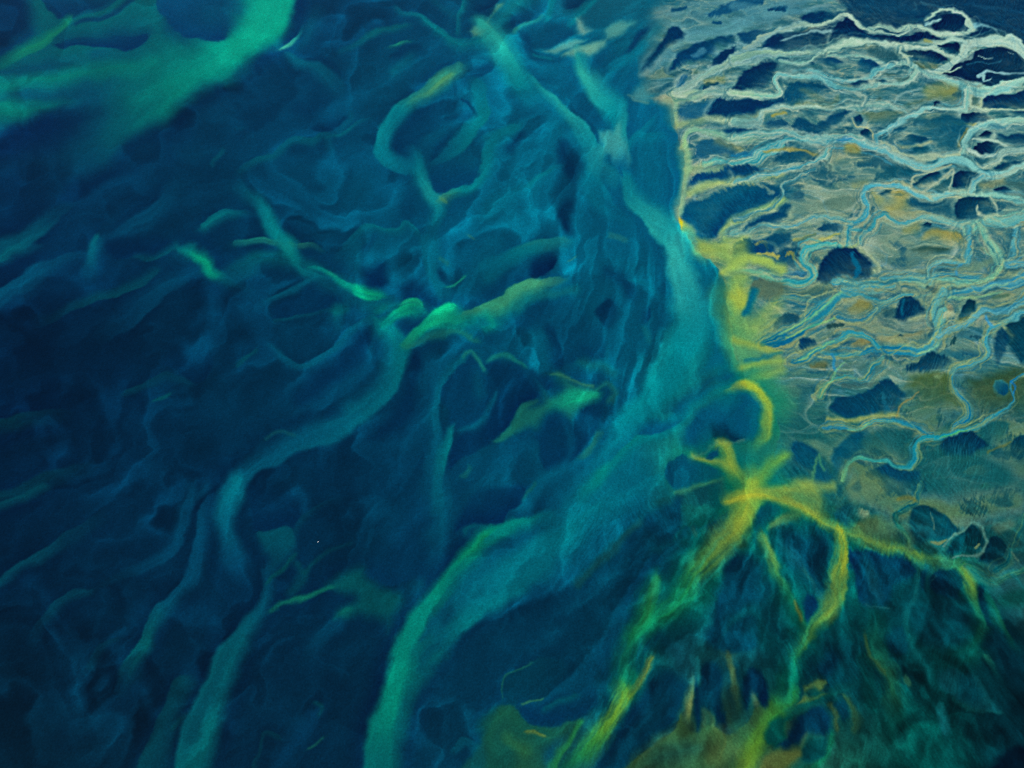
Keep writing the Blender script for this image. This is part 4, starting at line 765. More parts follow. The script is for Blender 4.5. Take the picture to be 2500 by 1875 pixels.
p C3 0,68,88 .85 14 fur=12 88,182 110,120 170,60 230,18 282,60 262,130 210,192 150,252 110,325 84,262 ! sandbar ! narrow dark oval bar just below the yellow junction
s C3 0,54,78 .85 24/24 240,50,16 240,110,24
p C3 0,62,86 .93 16 fur=10 150,272 200,210 300,180 400,130 480,150 560,200 602,262 607,382 572,392 547,452 542,562 500,642 440,562 400,462 330,462 260,402 200,332 ! sandbar ! big dark bar framed by two yellow arms of sediment
s C3 0,48,74 .8 60/60 480,220,40 520,320,44 480,440,34
s C3 12,86,100 .7 fur=14 40/40 240,290,34 330,380,40 400,480,24
s C3 122,132,72 .7 20/30 200,205,8 260,170,18 350,145,16
s C3 182,186,54>178,182,56>172,176,58>168,174,60>176,182,52>150,162,66>136,154,64>128,152,60>120,152,60>124,160,58>80,146,84>60,138,98>86,150,74 .95>.95>.95>.95>1>.95>.95>.9>.9>.85>.8>.8 26/26 -40,30,34 150,16,26 280,50,24 370,92,25 480,152,24 580,212,24 640,242,30 760,280,34 860,310,32 960,350,20 1040,385,13 1090,391,14 1200,411,14 1300,431,15 1390,482,14
p C3 154,166,72 .75 60 130,-20 280,-45 400,-70 500,10 540,120 480,150 380,90 280,45 160,20
s C3 150,160,66 .6 30/30 300,30,24 400,90,24 450,110,14
s C3 182,186,54 .8 3/3 1050,370,3 1090,395,6 1110,380,4
s C3 112,152,72>110,148,70>70,144,80>20,122,92>20,112,92>60,128,72 .8>.9>.8>.8>.6 20/30 155,270,6 200,350,10 240,420,14 262,510,18 300,620,18 350,720,22 410,830,18
s C3 114,128,62 .8 14/14 345,660,6 355,710,10 365,760,6
s C3 168,172,50>166,172,50>160,168,52>144,160,56>134,154,58>122,150,56>80,138,64>60,132,68>20,120,82>2,112,90>10,118,86 .95>1>1>1>1>.95>.9>.9>.85>.85>.6 30/40 622,240,17 636,320,20 640,400,21 622,490,34 602,580,46 590,680,48 550,765,50 470,825,22 420,885,15 370,980,14 345,1080,15 335,1220,14
s C3 160,170,52 .7 14/20 650,380,8 655,520,10 640,620,8
s C3 0,96,94 .6 50/50 690,560,30 700,720,40 720,860,36
p C3 0,48,74 .95 14 388,662 420,608 470,618 492,680 472,742 430,784 398,742 ! sandbar ! small dark egg shaped bar beside the broad yellow arm
s C3 22,102,106 .7 fur=9 14/14 395,470,10 470,580,12 515,655,10
s C3 0,84,92 .5 fur=8 80/80 120,800,60 200,900,60
p C3 0,56,80 .93 10 fur=14 664,362 780,345 900,370 1050,432 1052,512 960,542 930,602 880,682 760,702 710,602 680,482 ! sandbar ! dark feathered bar with a torn white edge, beside the yellow strand
s C3 14,88,102 .6 fur=14 40/40 760,400,20 800,500,30 850,620,24
s C3 64,134,132 .85 3/4 778,684,3 812,690,4 850,684,4 905,692,2
p C3 0,44,64 .95 6 1148,532 1190,470 1250,458 1330,478 1380,518 1402,560 1342,602 1332,644 1240,642 1180,592 ! sandbar ! black smooth bar with a sharp notch under the thin yellow strand
s C3 40,110,110 .5 fur=6 6/6 1180,530,5 1200,500,6
s C3 12,96,102 .8>.6>.3 16/16 1058,430,7 1080,520,10 1050,620,11 995,710,11
s C3 8,92,102 .8>.6>.2 16/16 1138,440,7 1150,520,9 1170,650,14
p C3 0,56,76 .85 8 1090,462 1130,450 1132,600 1110,602
s C3 126,164,62>120,162,60>44,128,84>14,108,90>20,112,86>4,96,88>0,80,86>0,72,82 .9>.95>.85>.8>.8>.7>.6>.2 16/20 1375,482,9 1412,545,12 1430,640,18 1450,720,18 1492,790,10 1450,880,14 1400,960,18 1280,1035,18
s C3 0,92,92>8,106,84>20,118,84>14,108,84>8,84,82 .7>.85>.85>.7>.2 14/20 1475,545,7 1530,640,12 1570,720,13 1610,820,10 1685,970,7
p C3 0,50,64 .85 8 1450,552 1490,562 1542,782 1512,792 1480,702
c C3 26,104,104>22,100,102>18,94,100 .8 16/16 1385,465,12 1480,518,18 1600,520,18 1760,460,15
s C3 20,94,96 .7 10/10 1635,505,9 1720,610,10
p C3 4,70,66 .7 30 1570,612 1760,600 1760,700 1600,702
c C3 20,96,114>14,92,108>24,100,100>62,122,92 .85 10/10 1085,-30,9 1070,70,10 1000,112,10 940,160,11 962,222,10 1010,282,11 1022,350,10
p C3 0,66,80 .92 8 fur=5 1010,192 1040,110 1130,80 1220,110 1300,180 1312,260 1220,292 1160,292 1080,322 1030,262 ! sandbar ! rounded dark bar scratched by pale lines, largest of three webbed islets
s C3 80,118,102 .6 fur=6 4/4 1160,120,3 1190,230,4
p C3 0,62,72 .93 6 fur=4 1258,362 1310,270 1400,200 1450,240 1472,310 1430,372 1340,382 ! sandbar ! dark heart shaped islet, middle one of three webbed islets
p C3 0,54,68 .93 6 fur=4 1443,422 1490,300 1550,270 1622,330 1612,402 1560,442 1480,432 ! sandbar ! dark islet with a pale rim, end one of three webbed islets
s C3 66,120,110 .85 6/6 1238,325,6 1280,270,8 1340,240,8 1400,188,7 1452,208,7 1472,262,8 1482,322,8 1440,388,8 1300,392,5
s C3 104,128,88 .7 fur=5 8/8 1170,300,6 1215,300,12 1250,280,6
s C3 100,126,88 .7 fur=4 6/6 1425,345,8 1440,330,8
s C3 74,112,96 .6 30/30 1310,170,16 1380,180,24
s C3 90,116,90 .5 30/30 1560,230,24 1640,200,30
c C3 18,92,106 .85 8/8 1780,100,11 1720,190,11 1680,280,9 1640,340,9 1620,420,11 1550,462,11
s C3 70,112,96 .7 fur=5 4/4 1640,360,5 1680,420,6
p C3 114,142,106 .85 10 fur=6 708,152 730,118 780,130 793,170 740,187
p C3 12,82,90 .8 16 fur=8 588,132 640,80 722,100 702,182 670,222 620,192
p C3 86,112,66 .7 40 680,222 800,160 900,180 962,242 962,322 860,292 740,262
s C3 100,110,60 .6 16/16 960,50,8 1020,40,14 1070,60,8
s C3 0,86,76>14,92,68>30,96,62>26,90,62>6,76,64 .6>.85>.9>.85>.4 50/50 820,720,36 830,900,50 870,1050,46 920,1180,42 960,1400,50
s C3 62,96,52 .7 10/16 785,870,6 830,1010,10 875,1095,6
p C3 0,58,74 .85 14 fur=8 898,902 930,810 980,798 1032,902 1012,962 940,962
p C3 0,56,70 .75 60 1000,702 1200,640 1330,652 1410,722 1420,852 1300,962 1150,932 1050,832
p C3 0,46,62 .8 50 1490,800 1560,790 1660,960 1760,1000 1760,1200 1640,1180 1520,1020 1440,940
s C3 6,84,88 .7>.6>.4 18/18 1008,720,9 1020,860,11 1080,960,10 1130,1060,8 1165,1210,8
p C3 0,44,68 .94 10 fur=6 38,1182 60,1090 110,1048 160,1090 202,1202 212,1295 150,1295 130,1222 90,1212 60,1232
s C3 116,136,92 .9 8/14 103,1220,10 122,1275,11
p C3 0,56,78 .85 30 508,1002 560,940 642,1002 600,1082 540,1112 498,1072
s C3 0,92,92 .5 30/30 440,1060,10 460,1130,16
s C3 0,96,86>8,108,80>36,128,66>60,138,56>86,142,46>94,138,46>92,134,46 .6>.8>.9>.95>.95>.9 40/50 300,1040,9 282,1180,14 262,1290,18 200,1370,22 150,1450,36 100,1560,52 40,1720,64
s C3 36,132,64>46,138,60 .85>.6 26/26 342,1190,12 335,1290,18 225,1365,14
p C3 72,112,62 .85 10 388,1172 450,1150 540,1130 553,1160 510,1202 542,1232 450,1262 365,1275 400,1212
p C3 0,78,80 .9 10 388,1202 460,1180 524,1220 450,1242
s C3 10,104,86>10,98,86 .8>.6>.2 24/24 325,1335,18 450,1270,18 560,1232,15 700,1165,14
p C3 0,46,70 .93 16 fur=5 268,1472 330,1390 420,1320 510,1308 552,1350 567,1462 480,1477 420,1472 380,1512 300,1532 250,1522 ! sandbar ! dark hooded bar curling over a pale rounded nub
p C3 0,90,80 .85 20 163,1422 200,1370 330,1342 300,1422 260,1502 200,1482
s C3 94,122,78 .9 6/12 412,1474,10 395,1510,8
p C3 78,98,50 .85 24 178,1562 250,1530 390,1530 392,1582 330,1645 250,1720 160,1720
s C3 4,108,76 .8>.8>.5 26/26 560,1465,9 540,1550,14 470,1620,18 390,1700,18
p C3 0,64,70 .8 20 390,1540 430,1490 540,1480 530,1550 460,1610 390,1600
s C3 62,92,56 .8 12/12 560,1300,8 590,1380,12 602,1440,8
s C3 52,96,60 .8 16/16 640,1240,6 690,1330,10 722,1430,8
p C3 0,56,74 .85 16 568,1292 640,1270 672,1372 620,1384
s C3 0,88,82 .7 40/40 748,990,14 780,1150,18 815,1320,14
p C3 28,82,66 .85 5 1003,1132 1020,1094 1051,1130 1057,1182 1030,1197 1008,1172 ! sandbar ! small olive leaf shaped islet in the dark green shallows
p C3 0,74,78 .85 5 1103,1182 1125,1158 1147,1220 1130,1247 1103,1222
p C3 6,74,80 .85 6 fur=4 1173,1332 1183,1270 1210,1253 1252,1300 1288,1370 1282,1422 1245,1453 1198,1412 ! sandbar ! pale diamond shaped islet in the dark green shallows
p C3 6,70,80 .8 10 fur=4 1198,1082 1280,1058 1340,1102 1440,1132 1500,1242 1565,1335 1440,1322 1300,1232 1208,1172
p C3 0,58,72 .7 24 1310,1100 1400,1130 1470,1230 1420,1290 1320,1220
s C3 12,88,88 .7 4/10 1300,1238,3 1420,1312,4 1560,1338,3
s C3 30,120,96>8,88,84>0,64,74 .9>.7>.3 8/14 1478,1008,6 1530,1070,12 1580,1140,8
p C3 0,12,28 .95 26 1510,1720 1560,1592 1640,1532 1720,1492 1860,1460 1860,1800 1520,1800 ! pond ! nearly black deep pool with a soft curved edge in the green shallows
"""
# ------------------------------------------------------------------ survey of the delta
# The map of currents, shoals and channels was surveyed on twelve overlapping map sheets
# (A0..C3); every line is one stroke (s), one channel (c), one bar outline (p) or the flat's shore (f).
SHEET = {}
for _j, _row in enumerate("ABC"):
    for _i in range(4):
        SHEET["%s%d" % (_row, _i)] = (600.0 * _i, 600.0 * _j, 2.6543 if _row != "C" else 2.4571)

NX, NY = 1310, 985
U0, U1, V0, V1 = -170.0, 2670.0, -125.0, 2000.0
us = np.linspace(U0, U1, NX); vs = np.linspace(V0, V1, NY)
STEP = us[1] - us[0]
GU, GV = np.meshgrid(us, vs)

def ground(u, v):
    """map sheet coordinates -> metres on the plain"""
    f = 937.5 / math.tan(math.radians(VFOV / 2))
    p = math.radians(PITCH)
    x = (u - 1250.0) / f; y = -(v - 937.5) / f
    dy = y * math.sin(p) + math.cos(p); dz = y * math.cos(p) - math.sin(p)
    t = ALT / -dz
    return x * t, dy * t

WX, WY = ground(GU, GV)

_rng = np.random.default_rng(7)
_TAB = _rng.random((256, 256)).astype(np.float32) * 2 - 1
def vnoise(x, y, seed=0):
    x = x + seed * 17.31; y = y + seed * 41.77
    xi = np.floor(x); yi = np.floor(y)
    fx = (x - xi).astype(np.float32); fy = (y - yi).astype(np.float32)
    fx = fx * fx * (3 - 2 * fx); fy = fy * fy * (3 - 2 * fy)
    a = xi.astype(np.int64) & 255; b = yi.astype(np.int64) & 255
    a1 = (a + 1) & 255; b1 = (b + 1) & 255
    return ((_TAB[b, a] * (1 - fx) + _TAB[b, a1] * fx) * (1 - fy) + (_TAB[b1, a] * (1 - fx) + _TAB[b1, a1] * fx) * fy)
def fbm(x, y, o=4, seed=0, g=.5):
    s = 0; a = 1.0; n = 0
    for k in range(o):
        s = s + a * vnoise(x * 2 ** k, y * 2 ** k, seed + 3 * k); n += a; a *= g
    return s / n
def sstep(t):
    t = np.clip(t, 0, 1); return t * t * (3 - 2 * t)

# winding of every edge: banks are never ruler lines
flatness = sstep((GU - 1450) / 350)
amp1 = 5.0 + 2.5 * flatness; amp2 = 1.2 + 2.4 * flatness
PU = (GU + amp1 * fbm(WX / 22, WY / 22, 2, 1) + amp2 * fbm(WX / 5.0, WY / 5.0, 2, 2)).astype(np.float32)
PV = (GV + amp1 * fbm(WX / 22, WY / 22, 2, 5) + amp2 * fbm(WX / 5.0, WY / 5.0, 2, 6)).astype(np.float32)

def streaks(deg, length, width, seed):
    c, s = math.cos(math.radians(deg)), math.sin(math.radians(deg))
    a = WX * c + WY * s; b = -WX * s + WY * c
    b = b + 1.5 * vnoise(WX / 14, WY / 14, seed + 9)
    return .65 * vnoise(a / length, b / width, seed) + .5 * vnoise(a / (length * .45), b / (width * .5), seed + 1)
mixer = sstep(.5 + 1.2 * fbm(WX / 70, WY / 70, 2, 31))
FUR = streaks(62, 7, .95, 11) * mixer + streaks(112, 6.5, .95, 15) * (1 - mixer)
FUR = (1.5 * FUR * (.35 + 1.1 * sstep(.5 + .9 * fbm(WX / 35, WY / 35, 2, 37)))).astype(np.float32)

# ---- ground tone away from every stroke
TONE = """
0,55,90 0,58,92 0,60,95 0,62,98 0,70,105 0,90,118 10,95,118 30,85,105 10,55,85 0,42,70 0,38,65
0,55,88 0,55,88 0,52,82 0,62,95 0,75,105 0,95,125 0,95,125 70,115,118 78,118,114 84,122,114 70,110,110
0,42,75 0,48,80 0,52,82 0,62,92 0,72,102 0,88,115 0,100,130 86,118,104 108,130,108 110,135,115 90,125,115
0,40,72 0,45,76 0,48,78 0,60,90 0,72,100 0,80,108 0,92,120 110,140,86 106,126,98 115,130,102 100,130,115
0,35,66 0,40,70 0,46,74 0,56,86 0,64,92 0,74,100 0,90,118 44,130,104 66,118,98 70,104,76 34,80,66
0,36,65 0,40,68 0,48,78 0,54,84 0,58,88 0,70,98 0,80,108 16,112,98 64,116,82 30,90,80 15,74,72
0,34,60 0,38,64 0,44,72 0,48,76 0,54,80 0,58,86 0,70,94 0,76,94 0,76,90 0,64,76 0,54,66
0,34,56 0,38,62 0,42,68 0,44,70 0,52,78 0,56,82 0,58,82 10,68,78 0,62,75 0,58,62 0,42,54
0,34,54 0,38,60 0,44,70 0,44,70 0,54,80 0,58,80 20,75,75 50,95,60 20,80,70 0,60,60 0,36,50
"""
tone = np.array([[[float(q) for q in c.split(',')] for c in r.split()] for r in TONE.strip().split('\n')])
tone_water = tone.copy()
tone_water[0:5, 7] = [(4, 98, 124), (0, 100, 130), (0, 102, 132), (0, 100, 126), (14, 116, 112)]
tone_water[0:5, 8] = tone_water[0:5, 7]
def tone_at(u, v, tone):
    x = np.clip(u / 250.0, 0, 9.999); y = np.clip(v / (1875 / 8.0), 0, 7.999)
    xi = x.astype(int); yi = y.astype(int)
    fx = sstep(x - xi)[..., None]; fy = sstep(y - yi)[..., None]
    return (tone[yi, xi] * (1 - fx) + tone[yi, xi + 1] * fx) * (1 - fy) + (tone[yi + 1, xi] * (1 - fx) + tone[yi + 1, xi + 1] * fx) * fy
C = (1.0 + .03 * (1 - flatness) * sstep((GU - 400) / 500))[..., None] * tone_at(PU + 30 * fbm(WX / 60, WY / 60, 3, 41), PV + 30 * fbm(WX / 60, WY / 60, 3, 47), tone_water)
C = C.astype(np.float32)
BAR = np.zeros((NY, NX), np.float32)
Z = np.zeros((NY, NX), np.float32)             # relief in metres
OWN = np.zeros((NY, NX), np.int32)             # 0 open water, 1 sand flat, 2.. bars, ponds and channels
CONF = np.zeros((NY, NX), np.float32)
DIRX = np.full((NY, NX), 0.25, np.float32); DIRY = np.zeros((NY, NX), np.float32)   # flow direction (doubled angle)
things = {0: ("water", None), 1: ("sand_flat", None)}
LAND = np.zeros((NY, NX), np.float32)

def catmull(P, closed, step):
    P = np.asarray(P, float); n = len(P); out = []
    rng_ = range(n) if closed else range(n - 1)
    for i in rng_:
        p1, p2 = P[i], P[(i + 1) % n]
        p0 = P[(i - 1) % n] if closed or i > 0 else 2 * p1 - p2
        p3 = P[(i + 2) % n] if closed or i < n - 2 else 2 * p2 - p1
        m = max(1, int(np.hypot(*(p2 - p1)[:2]) / step + .5))
        t = (np.arange(m) / m)[:, None]
        q = .5 * (2 * p1 + (p2 - p0) * t + (2 * p0 - 5 * p1 + 4 * p2 - p3) * t ** 2 + (3 * p1 - p0 - 3 * p2 + p3) * t ** 3)
        out.append(q)
    if not closed: out.append(P[-1:])
    return np.concatenate(out)

def window(u0, u1, v0, v1):
    i0 = max(0, int((u0 - U0) / STEP)); i1 = min(NX, int((u1 - U0) / STEP) + 2)
    sv = vs[1] - vs[0]
    j0 = max(0, int((v0 - V0) / sv)); j1 = min(NY, int((v1 - V0) / sv) + 2)
    return (slice(j0, j1), slice(i0, i1)) if i1 > i0 and j1 > j0 else None

def seq(vals, t):
    vals = np.asarray(vals, float)
    if len(vals) == 1: return np.broadcast_to(vals[0], t.shape + vals[0].shape)
    x = np.clip(t, 0, 1) * (len(vals) - 1)
    i = np.minimum(x.astype(int), len(vals) - 2); f = x - i
    if vals.ndim == 2: f = f[..., None]
    return vals[i] * (1 - f) + vals[i + 1] * f

def stroke_field(P, reach):
    """signed side distance, half width and run of a stroke around its centre line"""
    lo = P[:, :2].min(0) - reach; hi = P[:, :2].max(0) + reach
    w = window(lo[0], hi[0], lo[1], hi[1])
    if w is None: return None
    oj, oi = w[0].start, w[1].start
    shp = (w[0].stop - oj, w[1].stop - oi)
    best = np.full(shp, 1e9, np.float32); sd = np.full(shp, 1e6, np.float32)
    wid = np.ones(shp, np.float32); run = np.zeros(shp, np.float32)
    tx = np.ones(shp, np.float32); ty = np.zeros(shp, np.float32)
    acc = np.concatenate([[0], np.cumsum(np.hypot(*np.diff(P[:, :2], axis=0).T))]); tot = max(acc[-1], 1e-6)
    for k in range(len(P) - 1):
        a, b = P[k], P[k + 1]
        g = window(min(a[0], b[0]) - reach, max(a[0], b[0]) + reach, min(a[1], b[1]) - reach, max(a[1], b[1]) + reach)
        if g is None: continue
        l = (slice(g[0].start - oj, g[0].stop - oj), slice(g[1].start - oi, g[1].stop - oi))
        px = PU[g] - np.float32(a[0]); py = PV[g] - np.float32(a[1])
        dx, dy = b[0] - a[0], b[1] - a[1]; L = math.hypot(dx, dy)
        if L < 1e-6: continue
        t = np.clip((px * np.float32(dx / L / L) + py * np.float32(dy / L / L)), 0, 1)
        ex = px - t * np.float32(dx); ey = py - t * np.float32(dy)
        d = np.hypot(ex, ey)
        wk = (a[2] + t * (b[2] - a[2])).astype(np.float32)
        m = (d - wk) < best[l]
        side = np.where(dx * py - dy * px > 0, d, -d)
        best[l] = np.where(m, d - wk, best[l]); sd[l] = np.where(m, side, sd[l]); wid[l] = np.where(m, wk, wid[l])
        run[l] = np.where(m, ((acc[k] + t * L) / tot).astype(np.float32), run[l])
        tx[l] = np.where(m, np.float32(dx / L), tx[l]); ty[l] = np.where(m, np.float32(dy / L), ty[l])
    return w, best, sd, wid, run, tx, ty, tot

def polygon_field(P, reach):
    lo = P.min(0) - reach; hi = P.max(0) + reach
    w = window(lo[0], hi[0], lo[1], hi[1])
    if w is None: return None
    x = PU[w]; y = PV[w]; n = len(P)
    best = np.full(x.shape, 1e12, np.float32); nx = np.zeros_like(best); ny = np.zeros_like(best)
    inside = np.zeros(x.shape, bool)
    area = .5 * np.sum(P[:, 0] * np.roll(P[:, 1], -1) - np.roll(P[:, 0], -1) * P[:, 1])
    sg = 1.0 if area > 0 else -1.0
    for k in range(n):
        a = P[k]; b = P[(k + 1) % n]
        dx, dy = b - a; L2 = dx * dx + dy * dy
        if L2 < 1e-9: continue
        px = x - np.float32(a[0]); py = y - np.float32(a[1])
        t = np.clip(px * np.float32(dx / L2) + py * np.float32(dy / L2), 0, 1)
        ex = px - t * np.float32(dx); ey = py - t * np.float32(dy)
        d = ex * ex + ey * ey
        m = d < best
        best = np.where(m, d, best)
        L = math.sqrt(L2)
        nx = np.where(m, np.float32(sg * dy / L), nx); ny = np.where(m, np.float32(-sg * dx / L), ny)
        if abs(dy) > 1e-9:
            c = ((a[1] > y) != (b[1] > y)) & (px < np.float32(dx / dy) * py)
            inside ^= c
    d = np.sqrt(best)
    return w, np.where(inside, d, -d), nx, ny

def put(w, a, col):
    C[w] += a[..., None] * (col - C[w])

def rim_colour(u, v):
    e = sstep((v - 250) / 700); f = sstep((v - 950) / 350)
    c = np.array([156, 176, 156.]) * (1 - e)[..., None] + np.array([134, 148, 98.]) * e[..., None]
    c = c * (1 - f)[..., None] + np.array([58, 112, 88.]) * f[..., None]
    g = (sstep((230 - v) / 140) * (1 - sstep((u - 1850) / 250)))[..., None]
    return c * (1 - g) + np.array([104, 150, 154.]) * g

def cols(s):
    return [[float(q) for q in c.split(',')] for c in s.split('>')]

def on_land(pts):
    i = np.clip((pts[:, 0] - U0) / STEP, 0, NX - 1).astype(int); j = np.clip((pts[:, 1] - V0) / (vs[1] - vs[0]), 0, NY - 1).astype(int)
    return LAND[j, i].mean() > .5

def draw(line):
    body, _, lab = line.partition(' ! ')
    tk = body.split()
    op, sheet = tk[0], SHEET[tk[1]]; ox, oy, sc = sheet
    col = cols(tk[2]); alpha = [float(q) for q in tk[3].split('>')]
    rest = tk[4:]
    fur = 0.0
    for q in list(rest):
        if q.startswith('fur='): fur = .62 * float(q[4:]) / sc; rest.remove(q)
    soft = rest[0]
    pts = np.array([[float(q) for q in r.split(',')] for r in rest[1:]])
    pts[:, 0] = ox + pts[:, 0] / sc; pts[:, 1] = oy + pts[:, 1] / sc
    if op in 'sc':
        pts[:, 2] /= sc; tail = 1.0
        sl, sr = [float(q) / sc for q in soft.split('/')]
        if op == 's' and not fur and not on_land(pts):       # currents in open water fade out over a long way
            m_ = pts[:, 2].mean(); lng = lambda q: q * 1.2 + min(1, q / 14) * (.5 * m_ + 10)
            sl, sr = (lng(sl) if sl >= .8 * sr else sl), (lng(sr) if sr >= .8 * sl else sr); pts[:, 2] *= 1.1
            tail = 1.35
            if col[0][0] > 100 and col[0][2] < 90: pts[:, 2] *= .78
            if np.hypot(*(pts[-1, :2] - pts[0, :2])) < 34: alpha = [.4 * q for q in alpha]; sl += 5; sr += 5
            if pts[:, 0].mean() > 1450 and pts[:, 1].mean() > 1050: fur = min(4.0, .25 * m_ + .12 * max(sl, sr))
            if m_ < 2.6: alpha = [.55 * q for q in alpha]; sl += 3; sr += 3
        elif op == 's' and not fur:
            sl, sr = 1.5 * sl + 2, 1.5 * sr + 2
            if col[0][0] > 128 and col[0][2] < 138 and pts[:, 2].mean() > 3: sl, sr = 1.6 * sl + 5, 1.6 * sr + 5; alpha = [.85 * q for q in alpha]
            if col[0][1] > 178 and pts[:, 2].mean() < 4: alpha = [.6 * q for q in alpha]
        if op == 's' and fur and not on_land(pts): alpha = [.7 * q for q in alpha]; sl, sr = 1.5 * sl + 3, 1.5 * sr + 3
        P = catmull(pts, False, max(8.0, .7 * pts[:, 2].mean()))
        P[:, 2] = np.maximum(P[:, 2], .3)
        reach = pts[:, 2].max() * 2.2 + max(sl, sr) * .6 + 26 + fur
        r = stroke_field(P, reach)
        if r is None: return
        w, best, sd, wid, run, tx, ty, tot = r
        d = np.abs(sd)
        if op == 'c':
            arc = (run * tot).astype(np.float32)
            wid = wid * np.exp(.75 * fbm(arc / 75 + pts[0, 0], arc * 0 + 7.7, 2, 191)) * (1 + .3 * fbm(WX[w] / 14, WY[w] / 14, 2, 193))
            lee = sstep(.5 + 1.5 * vnoise(arc / 110 + pts[0, 1], arc * 0 + 2.2, 195))     # which bank is the cut one changes along the run
            lee = np.where(sd > 0, lee, 1 - lee).astype(np.float32)
        if fur: d = d + fur * FUR[w]
        if tail > 1:                                 # threads of silt inside every current, and an uneven width
            arc = (run * tot).astype(np.float32)
            d = d * (1 + .34 * fbm(arc / 95 + pts[0, 0], np.sign(sd) * 3.3 + arc * 0, 2, 361)) 
            thread = fbm(arc / 150 + pts[0, 1], sd / (5 + .22 * wid), 3, 367)
        s = np.where(sd > 0, sr, sl) if abs(sl - sr) > .01 else np.float32(sl)
        s = np.maximum(s, 2.4) * (1 + 2.6 * lee if op == 'c' else 1)
        inner = np.maximum(wid - s / 2, 0)
        k = 1 - sstep((d - inner) / np.maximum(wid + s / 2 - inner, 1e-3))
        if tail > 1: k = k ** tail * np.clip(.96 + .42 * np.minimum(1, 14 / wid) * thread, .45, 1.12)
        k = np.minimum(k, 1)
        # a stroke's ends close softly
        al = seq(alpha, run).astype(np.float32) if len(alpha) > 1 else np.float32(alpha[0])
        colour = seq(np.array(col), run).astype(np.float32)
        if tail > 1: colour = colour * np.where((colour[..., :1] < 40) & (colour[..., 1:2] < 1.12 * colour[..., 2:3]), np.array([1, 1.0, 1.0]), 1).astype(np.float32)
        if op == 'c':
            rim = (1 - sstep((d - wid * .8) / (wid * .9 + 4))) * (.15 + .85 * lee)
            halo = np.clip(1 - (d - wid) / (1.1 * wid + 16), 0, 1) ** 1.5
            put(w, .12 * (1 - .9 * BAR[w]) * halo * al * sstep(.55 + 1.2 * fbm(WX[w] / 30, WY[w] / 30, 2, 175)) * (1 - .75 * sstep((GV[w] - 950) / 300)), rim_colour(GU[w], GV[w]).astype(np.float32))
            blue_ = sstep((colour[..., 2:3] - colour[..., :1]) / 50)
            colour = colour * (1 + blue_ * np.array([.10, .01, -.11])) * (1 - (1 - blue_) * np.array([.05, .02, .0]))
            arc = (run * tot).astype(np.float32)
            bank = fbm(arc / 75 + pts[0, 0], sd / 4.2 + 1.2 * vnoise(WX[w] / 9, WY[w] / 9, 371), 3, 373)
            fall = np.clip(1 - (d - wid) / (1.6 * wid + 22), 0, 1) * (1 - .8 * BAR[w])
            put(w, (.55 * fall ** 2 * al * sstep((bank - .1) / .3)).astype(np.float32), (rim_colour(GU[w], GV[w]) * 1.04).astype(np.float32))
            put(w, (.6 * fall * al * sstep((-bank - .02) / .3) * (1 - .6 * sstep((GV[w] - 900) / 200))).astype(np.float32), np.array([40, 102, 112], np.float32))
            thread = fbm(arc / 110 + pts[0, 1], sd / (1.4 + .2 * wid), 3, 377)
            colour = colour + (.62 * sstep((thread - .05) / .4))[..., None] * (rim_colour(GU[w], GV[w]) - colour) + (sstep((-thread - .05) / .4))[..., None] * np.array([-20, -13, -6.])
            colour = colour.astype(np.float32)
            put(w, .5 * (1 - .7 * BAR[w]) * rim * al * sstep(.5 + 1.4 * fbm(WX[w] / 16, WY[w] / 16, 2, 171)), rim_colour(GU[w], GV[w]).astype(np.float32))
        if op == 's' and tail > 1 and col[0][0] > 100 and col[0][2] < 90:    # yellow silt thins out through green
            gk = np.clip(1 - (d - inner) / (wid + s / 2 - inner + 46), 0, 1) ** 1.5
            put(w, .6 * gk * al, np.array([8, 122, 84], np.float32))
        put(w, k * al, colour)
        if op == 'c':
            BAR[w] *= 1 - k
            for q in range(4):                      # side strands that leave the channel and come back
                off = (1.5 * wid + 8) * 1.3 * vnoise(run * tot / (55 + 22 * q) + 31 * q + pts[0, 0], run * 0 + q, 301 + q)
                strand = np.exp(-((sd - off + 1.5 * vnoise(WX[w] / 4, WY[w] / 4, 311)) / (1.2 + .11 * wid)) ** 2) * sstep(.5 + 1.5 * vnoise(run * tot / 90 + 13 * q, run * 0 + 3 + q, 307))
                tint = rim_colour(GU[w], GV[w]) * 1.06 if q % 2 == 0 else colour * np.array([.86, .95, 1.0])
                put(w, (.6 * (1 - .8 * BAR[w]) * strand * al).astype(np.float32), tint.astype(np.float32))
        reach_k = np.clip(1.4 - d / (wid + 14), 0, 1) * (1.0 if op == 'c' else .7)
        cx, cy = tx * tx - ty * ty, 2 * tx * ty
        DIRX[w] = DIRX[w] * (1 - reach_k) + cx * reach_k; DIRY[w] = DIRY[w] * (1 - reach_k) + cy * reach_k
        CONF[w] = np.maximum(CONF[w], np.clip(1.9 - d / (wid + 8), 0, 1))
        if op == 'c':
            num = len(things); things[num] = ("river_channel", None)
            m = (d < wid) & (k * al > .3)
            OWN[w][m] = num
            Z[w] = Z[w] * (1 - k) - .45 * k
        else:
            Z[w] += .08 * k * al
    else:
        sh = soft.split('@')
        if len(sh) == 2:
            s0 = float(sh[0]) / sc; ang, s1 = sh[1].split('/'); ang = math.radians(float(ang)); s1 = float(s1) / sc
        else:
            s0 = s1 = float(soft) / sc; ang = 0.0
        landed = on_land(pts)
        if op == 'p' and s0 == s1:
            if landed:
                ang = math.radians(-115 + 40 * math.sin(pts[0, 0] * 1.7)); s0 = 1.1 * s0 + 1; s1 = 2.0 * s0 + 3
            else: s0 = s1 = 1.7 * s0 + 4
        elif op == 'p' and not landed: s1 *= 1.4
        if fur: s0 += 4; s1 += 4
        P = catmull(pts, True, 14.0)
        r = polygon_field(P, max(s0, s1) + 10 + fur)
        if r is None: return
        w, d, nx, ny = r
